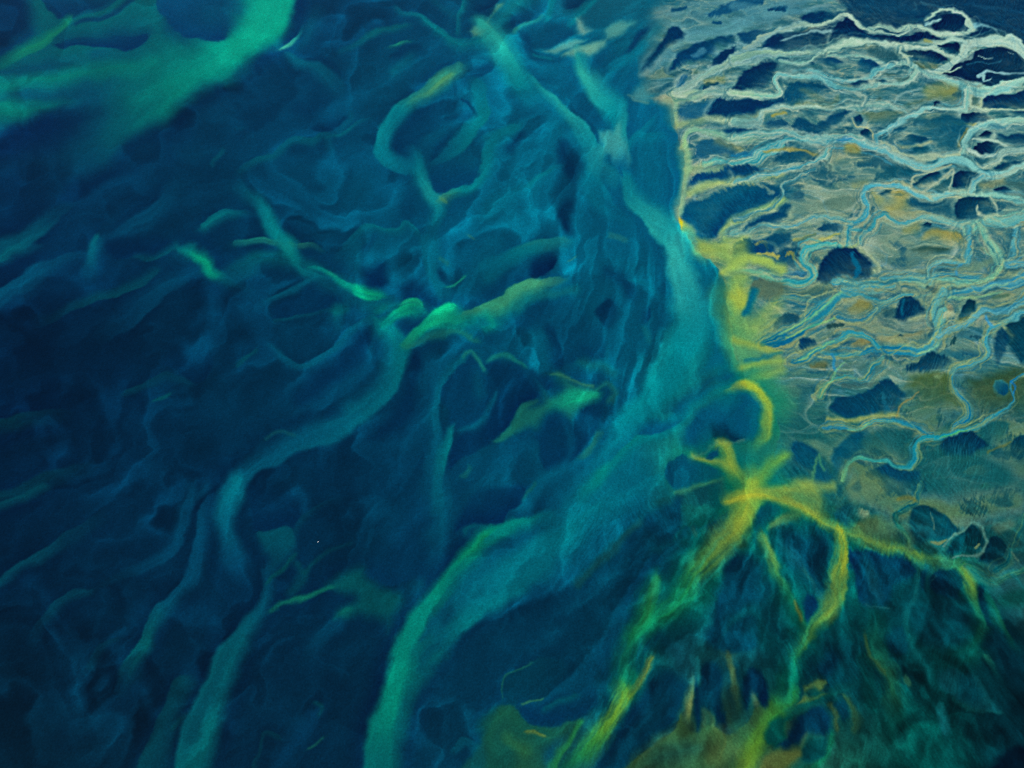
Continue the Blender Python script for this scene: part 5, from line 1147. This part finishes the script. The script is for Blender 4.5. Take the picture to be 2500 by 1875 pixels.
        dd = d + fur * FUR[w] if fur else d
        if s0 != s1:
            f = sstep(.5 + .65 * (nx * math.cos(ang) + ny * math.sin(ang)))
            s = s1 * (1 - f) + s0 * f
        else:
            s = np.float32(s0)
        s = np.maximum(s, 2.4)
        k = sstep((dd + s * .35) / s)
        if op == 'p' and s0 != s1 and not fur:      # a bar is darkest at its steep front and thins out behind
            pr = PU[w] * math.cos(ang) + PV[w] * math.sin(ang)
            q = P[:, 0] * math.cos(ang) + P[:, 1] * math.sin(ang)
            k = k * (.45 + .55 * sstep(1.25 * (pr - q.min()) / max(1.0, np.ptp(q))))
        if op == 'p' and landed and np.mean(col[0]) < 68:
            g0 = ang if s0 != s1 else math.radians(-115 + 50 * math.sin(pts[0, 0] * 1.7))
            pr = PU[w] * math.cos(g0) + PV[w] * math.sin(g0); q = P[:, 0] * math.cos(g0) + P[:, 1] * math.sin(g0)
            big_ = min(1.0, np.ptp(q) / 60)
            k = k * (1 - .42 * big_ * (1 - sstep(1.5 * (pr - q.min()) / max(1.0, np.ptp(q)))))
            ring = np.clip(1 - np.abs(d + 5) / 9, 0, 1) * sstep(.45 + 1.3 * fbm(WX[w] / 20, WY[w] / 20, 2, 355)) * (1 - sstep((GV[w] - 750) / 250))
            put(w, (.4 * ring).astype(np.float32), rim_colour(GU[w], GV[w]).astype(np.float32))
        if op == 'p' and landed: k = k * (.94 + .06 * np.clip(1.5 * FUR[w], -1, 1))
        if op == 'f':
            sf = 5 + 110 * sstep((255 - GV[w]) / 120) + 170 * sstep((GV[w] - 1130) / 140)
            k = sstep((d + 10 * fbm(WX[w] / 12, WY[w] / 12, 3, 331) * sstep((255 - GV[w]) / 120) + sf * .35) / sf)
            base = (.55 * tone_at(PU[w], PV[w], tone) + .45 * np.array(col[0])).astype(np.float32)
            put(w, k, base)
            OWN[w][d > 0] = 1
            LAND[w] = np.maximum(LAND[w], k)
            plain()
            return
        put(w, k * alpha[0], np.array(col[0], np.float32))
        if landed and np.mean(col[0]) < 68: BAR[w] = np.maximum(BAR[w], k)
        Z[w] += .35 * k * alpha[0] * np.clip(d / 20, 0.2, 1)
        if lab:
            kind, text = [q.strip() for q in lab.split(' ! ')]
            num = len(things); things[num] = (kind, text)
            OWN[w][d > 0] = num
            if kind == 'pond': Z[w] -= .8 * k
            else: Z[w] += .9 * sstep(d / 14)

# ---- the open water: veils of silt fanned out from the river mouth, crisp on one side, thinning out on the other
FAN_U, FAN_V = GU - 1640.0, (GV - np.clip(.5 * GV, -50, 760)) * 1.15
RAD = np.hypot(FAN_U, FAN_V) + 60; TH = np.arctan2(FAN_V, -FAN_U)
def veils(strength, seed0):
    wu, wv = fbm(GU / 230, GV / 230, 4, seed0), fbm(GU / 230, GV / 230, 4, seed0 + 3)
    for a, b, amount, seed in ((4.5, 1.9, .42, 201), (8.5, 3.4, .32, 211), (16.0, 6.5, .18, 221), (30.0, 13.0, .08, 227)):
        x = TH * a + .75 * wu * (a / 4.5) ** .6; y = np.log(RAD) * b + .75 * wv * (a / 4.5) ** .6
        n = fbm(x, y, 3, seed + seed0, .42)
        crest = np.where(n > 0, np.exp(-np.maximum(n, 0) / .30), np.exp(np.minimum(n, 0) / .035))
        show = sstep(.42 + 1.5 * fbm(GU / 190, GV / 190, 2, seed + 13 + seed0))
        g = 1 + strength * amount * (crest * 1.5 - .42) * show * (1 - LAND) * (.3 + .7 * sstep((RAD - 150) / (200 + 16 * a)))
        g = np.minimum(g, 1.22)
        C[...] *= (1 + (g - 1)[..., None] * np.array([1, 1.12, .90])).astype(np.float32)
    cloud = fbm(GU / 60 + wu, GV / 60 + wv, 4, seed0 + 51, .6)
    C[...] *= (1 + strength * .10 * cloud * (1 - LAND))[..., None].astype(np.float32)

# ---- the flat between the large channels: silt patches, low hummocks and hair-thin rivulets
def plain():
    wx = WX + 16 * fbm(WX / 42, WY / 42, 3, 81); wy = WY + 14 * fbm(WX / 42, WY / 42, 3, 85)
    big = fbm(wx / 62, wy / 40, 3, 91)
    L = (LAND * (1 - .88 * sstep((GV - 860) / 260)))
    up = 1 - sstep((GV - 150) / 500)
    pale = np.array([140, 164, 148.]) * up[..., None] + np.array([128, 150, 122.]) * (1 - up)[..., None]
    bluish = (sstep((270 - GV) / 140) * (1 - sstep((GU - 1850) / 250)))[..., None]
    pale = pale * (1 - bluish) + np.array([92, 142, 150.]) * bluish
    calm = sstep(.22 + 1.6 * fbm(WX / 95, WY / 75, 2, 381))
    for sx, sy, wd, am, sd_ in ((44, 19, .26, .95, 383), (24, 10, .26, .75, 389), (13, 5.5, .26, .45, 393)):
        n = np.abs(fbm(wx / sx, wy / sy, 3, sd_, .4))
        cell = sstep((n - .05) / wd)
        put(np.s_[:, :], (L * am * .6 * (1 - cell) * (1 - .5 * calm)).astype(np.float32), pale.astype(np.float32))
        put(np.s_[:, :], (L * am * cell * (1 - .75 * calm)).astype(np.float32), np.array([46, 106, 112], np.float32))
    put(np.s_[:, :], (L * .6 * calm * sstep((big + .1) / .5)).astype(np.float32), pale.astype(np.float32))
    ochre = fbm(wx / 45, wy / 22, 3, 95)
    put(np.s_[:, :], (L * .28 * sstep((ochre - .25) / .35)).astype(np.float32), np.array([158, 146, 84], np.float32))
    hum = fbm(wx / 26, wy / 16, 3, 99) + .3 * big + .12 * FUR
    put(np.s_[:, :], (L * .68 * sstep((-hum - .15) / .22)).astype(np.float32), np.array([24, 84, 100], np.float32))
    Lb = LAND * sstep((GV - 820) / 260)
    big2 = fbm(wx / 48, wy / 40, 3, 151)
    put(np.s_[:, :], (Lb * .55 * sstep((big2 - .05) / .4)).astype(np.float32), np.array([78, 112, 72], np.float32))
    put(np.s_[:, :], (Lb * .88 * sstep((-big2 + .2) / .4)).astype(np.float32), np.array([12, 84, 86], np.float32))
    hum2 = fbm(wx / 16, wy / 13, 3, 155) + .25 * FUR
    put(np.s_[:, :], (Lb * .55 * sstep((-hum2 - .12) / .25)).astype(np.float32), np.array([6, 70, 80], np.float32))
    for q, colr in enumerate(((70, 122, 96), (20, 98, 100))):
        n = fbm(wx / 26, wy / 20, 2, 161 + 5 * q, .4)
        put(np.s_[:, :], (Lb * .4 * np.exp(-(n / .07) ** 2) * sstep(.4 + 1.4 * fbm(WX / 45, WY / 45, 2, 165 + q))).astype(np.float32), np.array(colr, np.float32))
    for k, (sx, sy, wd, am, col) in enumerate(((46, 20, .05, .8, (160, 174, 150)), (36, 15, .045, .6, (96, 148, 154)), (22, 9, .055, .7, (158, 168, 138)), (13, 5.5, .06, .5, (150, 162, 138)))):
        n = fbm(wx / sx, wy / sy, 2, 103 + 7 * k, .4)
        vein = np.where(n > 0, np.exp(-np.maximum(n, 0) / (1.7 * wd)), np.exp(np.minimum(n, 0) / (.35 * wd))) * sstep(.5 + 1.3 * fbm(WX / 50, WY / 50, 2, 140 + k))
        put(np.s_[:, :], (L * am * vein).astype(np.float32), np.array(col, np.float32))

veils(.66, 0)
for _line in SURVEY.strip().split('\n'):
    if _line.strip() and not _line.startswith('#'):
        draw(_line)

# ---- flow everywhere: along the strokes near them, down the fan elsewhere
_l = np.hypot(FAN_U, FAN_V) + 1e-6; _fx, _fy = FAN_U / _l, FAN_V / _l
_open = (1 - LAND) * (1 - np.clip(CONF, 0, 1))
DIRX = (DIRX * (1 - _open) + _open * (_fx * _fx - _fy * _fy)).astype(np.float32); DIRY = (DIRY * (1 - _open) + _open * 2 * _fx * _fy).astype(np.float32)

veils(.36, 400)
# ---- south of the yellow junction: dark cells between wisps that radiate from it
_ru, _rv = GU - 1930.0, GV - 1060.0
_rr = np.hypot(_ru, _rv) + 50; _rt = np.arctan2(_ru, _rv)
_m = sstep((GV - 1180) / 160) * sstep((GU - 1380) / 300 + .3 * sstep((GV - 1500) / 200)) * (1 - .88 * sstep((C[..., 0] - 30) / 60))
for _a, _b, _am, _sd in ((8, 4.2, .36, 391), (17, 9, .24, 397)):
    _n = np.abs(fbm(_rt * _a + .6 * fbm(GU / 120, GV / 120, 3, _sd), np.log(_rr) * _b + .6 * fbm(GU / 120, GV / 120, 3, _sd + 2), 3, _sd + 4, .45))
    _cell = sstep((_n - .04) / .3)
    C = C + (_m * _am * .5 * (1 - _cell))[..., None] * (C * .35 + np.array([6, 30, 22.])) - (_m * _am * .42 * _cell)[..., None] * C
C = C.astype(np.float32)
# ---- turbulence: every edge in the water is stirred and drawn out along the flow
def stir(A, mask):
    du = dv = 0
    for sc_, am in ((70, 12), (30, 6), (13, 3.0), (6, 1.6)):
        du = du + am * fbm(GU / sc_, GV / sc_, 2, 341 + sc_); dv = dv + am * fbm(GU / sc_, GV / sc_, 2, 347 + sc_)
    x = np.clip((GU + mask * du - U0) / STEP, 0, NX - 1.001); y = np.clip((GV + mask * dv - V0) / (vs[1] - vs[0]), 0, NY - 1.001)
    ii, jj = x.astype(int), y.astype(int); fx, fy = (x - ii)[..., None], (y - jj)[..., None]
    return (A[jj, ii] * (1 - fx) + A[jj, ii + 1] * fx) * (1 - fy) + (A[jj + 1, ii] * (1 - fx) + A[jj + 1, ii + 1] * fx) * fy
def smear(A, steps):
    ang = .5 * np.arctan2(DIRY, DIRX)
    fx, fy = np.cos(ang).astype(np.float32), np.sin(ang).astype(np.float32)
    acc = A.astype(np.float32).copy(); n = 1.0
    jj, ii = np.mgrid[0:NY, 0:NX].astype(np.float32)
    for sgn in (1, -1):
        x, y = ii.copy(), jj.copy(); px, py = fx * sgn, fy * sgn
        for k in range(steps):
            x += px; y += py
            xi = np.clip(x + .5, 0, NX - 1).astype(np.int32); yi = np.clip(y + .5, 0, NY - 1).astype(np.int32)
            vx, vy = fx[yi, xi], fy[yi, xi]
            s = np.where(vx * px + vy * py < 0, -1, 1).astype(np.float32)
            px, py = vx * s, vy * s
            wgt = .5 + .5 * math.cos(math.pi * (k + 1) / (steps + 1))
            acc += wgt * A[yi, xi]; n += wgt
    return acc / n
wet = (1 - LAND)[..., None]
C = (stir(C, .85 * (1 - LAND) + .33 * LAND)).astype(np.float32)
C = C * (1 - .45 * wet) + smear(C, 12) * .45 * wet
C = C.astype(np.float32)

# ---- fine streaks drawn out along the flow (line integral of noise)
def lic(noise, steps, h=1.0):
    ang = .5 * np.arctan2(DIRY, DIRX)
    fx, fy = np.cos(ang).astype(np.float32), np.sin(ang).astype(np.float32)
    acc = noise.copy(); n = 1.0
    jj, ii = np.mgrid[0:NY, 0:NX].astype(np.float32)
    for sgn in (1, -1):
        x, y = ii.copy(), jj.copy(); px, py = fx * sgn, fy * sgn
        for k in range(steps):
            x += px * h; y += py * h
            xi = np.clip(x + .5, 0, NX - 1).astype(np.int32); yi = np.clip(y + .5, 0, NY - 1).astype(np.int32)
            vx, vy = fx[yi, xi], fy[yi, xi]
            s = np.where(vx * px + vy * py < 0, -1, 1).astype(np.float32)
            px, py = vx * s, vy * s
            wgt = .5 + .5 * math.cos(math.pi * (k + 1) / (steps + 1))
            acc += wgt * noise[yi, xi]; n += wgt
    acc /= n
    return (acc - acc.mean()) / acc.std()
white = _rng.standard_normal((NY, NX)).astype(np.float32)
blurred = (white + np.roll(white, 1, 0) + np.roll(white, 1, 1) + np.roll(white, -1, 0) + np.roll(white, -1, 1)) / 2.2
flow_fine = lic(white, 14)
flow_wide = lic((blurred + 2.5 * vnoise(GU / 9, GV / 9, 77)).astype(np.float32), 22)
grain = fbm(WX / 2.2, WY / 2.2, 3, 61, .7)
patch = fbm(WX / 30, WY / 30, 3, 67)

land = np.clip(LAND, 0, 1) * (1 - .6 * sstep((GV - 1100) / 300))
dark = 1 - sstep((C.mean(-1) - 45) / 50)
tex = land * (1 - dark)
run = tex * CONF
C *= (1 + run * .010 * flow_wide)[..., None]
hue = (.06 * run * flow_wide + .35 * tex * patch)[..., None]
C += np.clip(hue, 0, 3) * np.array([14, 9, -3.]) + np.clip(-hue, 0, 3) * np.array([-16, -5, 2.])
C += (land * dark * np.clip(FUR, -.5, 1.2))[..., None] * np.array([3, 9, 9.])
speck = fbm(WX / .9, WY / .9, 2, 64, .8)
C *= (1 + (.045 - .015 * land) * grain + .05 * speck)[..., None]
def blur(A, r):
    for ax in (0, 1):
        for _ in range(2):
            c = np.cumsum(np.pad(A, [(r + 1, r) if q == ax else (0, 0) for q in range(3)], mode='edge'), axis=ax, dtype=np.float64)
            A = (np.take(c, np.arange(2 * r + 1, c.shape[ax]), ax) - np.take(c, np.arange(0, c.shape[ax] - 2 * r - 1), ax)) / (2 * r + 1)
    return A
south = sstep((GU - 1250) / 250) * sstep((GV - 1080) / 200)
C *= (1 + .045 * south * np.clip(FUR, -1.5, 1.5))[..., None]
C += land[..., None] * (.50 * (C - blur(C, 2)) + .40 * (C - blur(C, 10))) + (1 - land)[..., None] * (.55 * (C - blur(C, 2)) + .40 * (C - blur(C, 14)))
C *= 1 + land[..., None] * np.array([-.08, .0, .03])
C *= 1 - (1 - LAND)[..., None] * np.array([.07, .075, .075])
C = np.clip(C, 0, 255)
Z *= LAND
for _ in range(3): Z = (Z + np.roll(Z, 1, 0) + np.roll(Z, -1, 0) + np.roll(Z, 1, 1) + np.roll(Z, -1, 1)) / 5
Z *= .5
Z += .12 * tex * patch + .05 * land * np.clip(FUR, -1, 1) 

# ------------------------------------------------------------------ materials
def srgb_to_linear(c):
    c = c / 255.0
    return np.where(c <= .04045, c / 12.92, ((c + .055) / 1.055) ** 2.4)
ALBEDO = np.clip(srgb_to_linear(C) / np.array(LIGHT), .0008, .85).astype(np.float32)

def make_material(name, rough, spec, grain_amount, grain_scale, bump, bump_scale):
    m = bpy.data.materials.new(name); m.use_nodes = True
    nt = m.node_tree; n = nt.nodes; l = nt.links
    bsdf = n['Principled BSDF']
    at = n.new('ShaderNodeAttribute'); at.attribute_name = 'sediment'
    geo = n.new('ShaderNodeNewGeometry')
    n1 = n.new('ShaderNodeTexNoise'); n1.inputs['Scale'].default_value = grain_scale; n1.inputs['Detail'].default_value = 5.0; n1.inputs['Roughness'].default_value = .65
    l.new(geo.outputs['Position'], n1.inputs['Vector'])
    mr = n.new('ShaderNodeMapRange')
    mr.inputs['From Min'].default_value = .25; mr.inputs['From Max'].default_value = .75
    mr.inputs['To Min'].default_value = 1 - grain_amount; mr.inputs['To Max'].default_value = 1 + grain_amount
    l.new(n1.outputs['Fac'], mr.inputs['Value'])
    mul = n.new('ShaderNodeVectorMath'); mul.operation = 'SCALE'
    l.new(at.outputs['Color'], mul.inputs[0]); l.new(mr.outputs['Result'], mul.inputs['Scale'])
    l.new(mul.outputs['Vector'], bsdf.inputs['Base Color'])
    bsdf.inputs['Roughness'].default_value = rough
    bsdf.inputs['Specular IOR Level'].default_value = spec
    n2 = n.new('ShaderNodeTexNoise'); n2.inputs['Scale'].default_value = bump_scale; n2.inputs['Detail'].default_value = 4.0
    l.new(geo.outputs['Position'], n2.inputs['Vector'])
    bp = n.new('ShaderNodeBump'); bp.inputs['Strength'].default_value = bump; bp.inputs['Distance'].default_value = .25
    l.new(n2.outputs['Fac'], bp.inputs['Height']); l.new(bp.outputs['Normal'], bsdf.inputs['Normal'])
    return m
MAT = {
    'water': make_material('turbid_water', .4, .04, .26, .9, .15, .5),
    'river_channel': make_material('silty_stream_water', .35, .05, .18, .8, .12, .6),
    'sand_flat': make_material('wet_silt', .8, .04, .26, .8, .5, .7),
    'sandbar': make_material('dark_volcanic_sand', .9, .03, .26, .8, .6, .8),
    'pond': make_material('deep_pool_water', .4, .04, .08, .6, .1, .5),
}

# ------------------------------------------------------------------ cut the survey into ground, water, channels and bars
VERT = np.stack([WX, WY, Z], -1).reshape(-1, 3).astype(np.float32)
COLV = np.concatenate([ALBEDO.reshape(-1, 3), np.ones((NX * NY, 1), np.float32)], 1)
qj, qi = np.mgrid[0:NY - 1, 0:NX - 1]
q0 = (qj * NX + qi).ravel()
QUADS = np.stack([q0 + NX, q0 + NX + 1, q0 + 1, q0], 1)
FACE_OWN = OWN[:-1, :-1].ravel()

def build_mesh(name, quads, material, skirt=0.0):
    ids, inv = np.unique(quads, return_inverse=True)
    co = VERT[ids]; colr = COLV[ids]; f = inv.reshape(-1, 4)
    if skirt > 0:                                   # a bar is a solid body that goes down into the bed
        e = np.concatenate([f[:, [0, 1]], f[:, [1, 2]], f[:, [2, 3]], f[:, [3, 0]]])
        key = np.sort(e, 1); code = key[:, 0].astype(np.int64) * len(ids) + key[:, 1]
        _, first, cnt = np.unique(code, return_index=True, return_counts=True)
        b = e[first[cnt == 1]]
        bi, binv = np.unique(b, return_inverse=True)
        rim_ = co[bi].copy(); rim_[:, 2] -= .02; low = rim_.copy(); low[:, 2] -= skirt
        nt_ = binv.reshape(-1, 2) + len(ids); nb = nt_ + len(bi)
        f = np.concatenate([f, np.stack([nt_[:, 1], nt_[:, 0], nb[:, 0], nb[:, 1]], 1)])
        co = np.concatenate([co, rim_, low]); colr = np.concatenate([colr, colr[bi], colr[bi]])
    me = bpy.data.meshes.new(name)
    me.vertices.add(len(co)); me.vertices.foreach_set('co', co.ravel())
    me.loops.add(f.size); me.loops.foreach_set('vertex_index', f.ravel().astype(np.int32))
    me.polygons.add(len(f))
    me.polygons.foreach_set('loop_start', np.arange(0, f.size, 4, dtype=np.int32))
    me.polygons.foreach_set('use_smooth', np.ones(len(f), bool))
    me.update(calc_edges=True)
    a = me.attributes.new('sediment', 'FLOAT_COLOR', 'POINT')
    a.data.foreach_set('color', np.ascontiguousarray(colr, np.float32).ravel())
    me.materials.append(material)
    o = bpy.data.objects.new(name, me)
    scene.collection.objects.link(o)
    return o

order = np.argsort(FACE_OWN, kind='stable')
bounds = np.searchsorted(FACE_OWN[order], np.arange(len(things) + 1))
for num in range(len(things)):
    sel = order[bounds[num]:bounds[num + 1]]
    kind, text = things[num]
    if len(sel) < 12: continue
    wet = LAND.ravel()[QUADS[sel, 0]].mean() < .5
    o = build_mesh(kind, QUADS[sel], MAT['water' if wet and kind == 'sandbar' else kind], 1.5 if kind == 'sandbar' else 0.0)
    if kind == 'sandbar':
        o['label'] = text; o['category'] = 'sandbar'; o['group'] = 'sandbars and shoals of the delta'
    else:
        o['kind'] = 'structure'
        if text: o['label'] = text

# ------------------------------------------------------------------ the plain and the lake go on to the horizon
def outskirts():
    top = VERT.reshape(NY, NX, 3); colr = COLV.reshape(NY, NX, 4)
    ring = np.concatenate([top[0, :-1:6], top[:-1:6, -1], top[-1, :0:-6], top[:0:-6, 0]])
    rc = np.concatenate([colr[0, :-1:6], colr[:-1:6, -1], colr[-1, :0:-6], colr[:0:-6, 0]])
    c0 = np.array([0, 480.0, 0]); n = len(ring)
    rows, cr = [], []
    smooth = rc.copy()
    for k, dist in enumerate((-6, 40, 160, 500, 1500, 5000, 25000)):
        v = ring - c0; L = np.linalg.norm(v[:, :2], axis=1, keepdims=True)
        p = ring + v / L * dist; p[:, 2] = -.6
        for _ in range(3 * k): smooth = (smooth + np.roll(smooth, 1, 0) + np.roll(smooth, -1, 0)) / 3
        rows.append(p); cr.append(smooth.copy())
    co = np.concatenate(rows); ca = np.concatenate(cr)
    f = []
    for k in range(len(rows) - 1):
        a = np.arange(n); b = (a + 1) % n
        f.append(np.stack([k * n + a, k * n + b, (k + 1) * n + b, (k + 1) * n + a], 1))
    f = np.concatenate(f)
    me = bpy.data.meshes.new('terrain')
    me.from_pydata([tuple(p) for p in co], [], [tuple(q) for q in f.tolist()])
    a = me.attributes.new('sediment', 'FLOAT_COLOR', 'POINT'); a.data.foreach_set('color', ca.astype(np.float32).ravel())
    me.materials.append(MAT['sand_flat'])
    o = bpy.data.objects.new('terrain', me); scene.collection.objects.link(o); o['kind'] = 'structure'
outskirts()

# ------------------------------------------------------------------ the one white fleck on the dark water: a resting bird
def white_bird(u, v):
    x, y = ground(np.array(u), np.array(v)); x, y = float(x), float(y)
    root = bpy.data.objects.new('white_bird', None); scene.collection.objects.link(root)
    root.location = (x, y, 0.0); root.rotation_euler = (0, 0, .7)
    root['label'] = 'tiny white bird resting alone on the dark blue water'; root['category'] = 'bird'
    def mat(name, col):
        m = bpy.data.materials.new(name); m.use_nodes = True; nt = m.node_tree
        ns = nt.nodes.new('ShaderNodeTexNoise'); ns.inputs['Scale'].default_value = 9.0
        rp = nt.nodes.new('ShaderNodeValToRGB'); b = nt.nodes['Principled BSDF']; b.inputs['Roughness'].default_value = .8
        rp.color_ramp.elements[0].color = tuple(c * .8 for c in col) + (1,); rp.color_ramp.elements[1].color = tuple(col) + (1,)
        nt.links.new(ns.outputs['Fac'], rp.inputs[0]); nt.links.new(rp.outputs[0], b.inputs['Base Color'])
        return m
    def body(name, rings, material):
        verts, faces, n = [], [], 12
        for (cx, cz, ry, rz) in rings:
            for k in range(n):
                a = 2 * math.pi * k / n
                verts.append((cx, ry * math.cos(a), cz + rz * math.sin(a)))
        for r in range(len(rings) - 1):
            for k in range(n):
                faces.append((r * n + k, r * n + (k + 1) % n, (r + 1) * n + (k + 1) % n, (r + 1) * n + k))
        faces.append(tuple(range(n - 1, -1, -1))); faces.append(tuple(range((len(rings) - 1) * n, len(rings) * n)))
        me = bpy.data.meshes.new(name); me.from_pydata(verts, [], faces); me.materials.append(material)
        for p in me.polygons: p.use_smooth = True
        o = bpy.data.objects.new(name, me); scene.collection.objects.link(o); o.parent = root
        return o
    plume, beak = mat('white_plumage', (.82, .82, .8)), mat('orange_beak', (.6, .25, .05))
    body('body', [(-.62, .22, .02, .02), (-.5, .2, .1, .07), (-.25, .14, .21, .16), (.05, .12, .24, .19), (.3, .14, .19, .16), (.42, .2, .1, .1), (.44, .34, .06, .06), (.42, .5, .05, .05), (.46, .6, .07, .07), (.55, .62, .06, .06), (.62, .61, .02, .02)], plume)
    body('beak', [(.6, .61, .03, .03), (.68, .6, .022, .018), (.74, .59, .006, .006)], beak)
    for s in (-1, 1):
        w = body('wing', [(-.6, .26, .01, .01), (-.4, .27, .05, .1), (-.1, .24, .06, .14), (.15, .22, .05, .1), (.24, .2, .01, .02)], plume)
        w.location = (0, s * .19, 0)
white_bird(777, 1323)
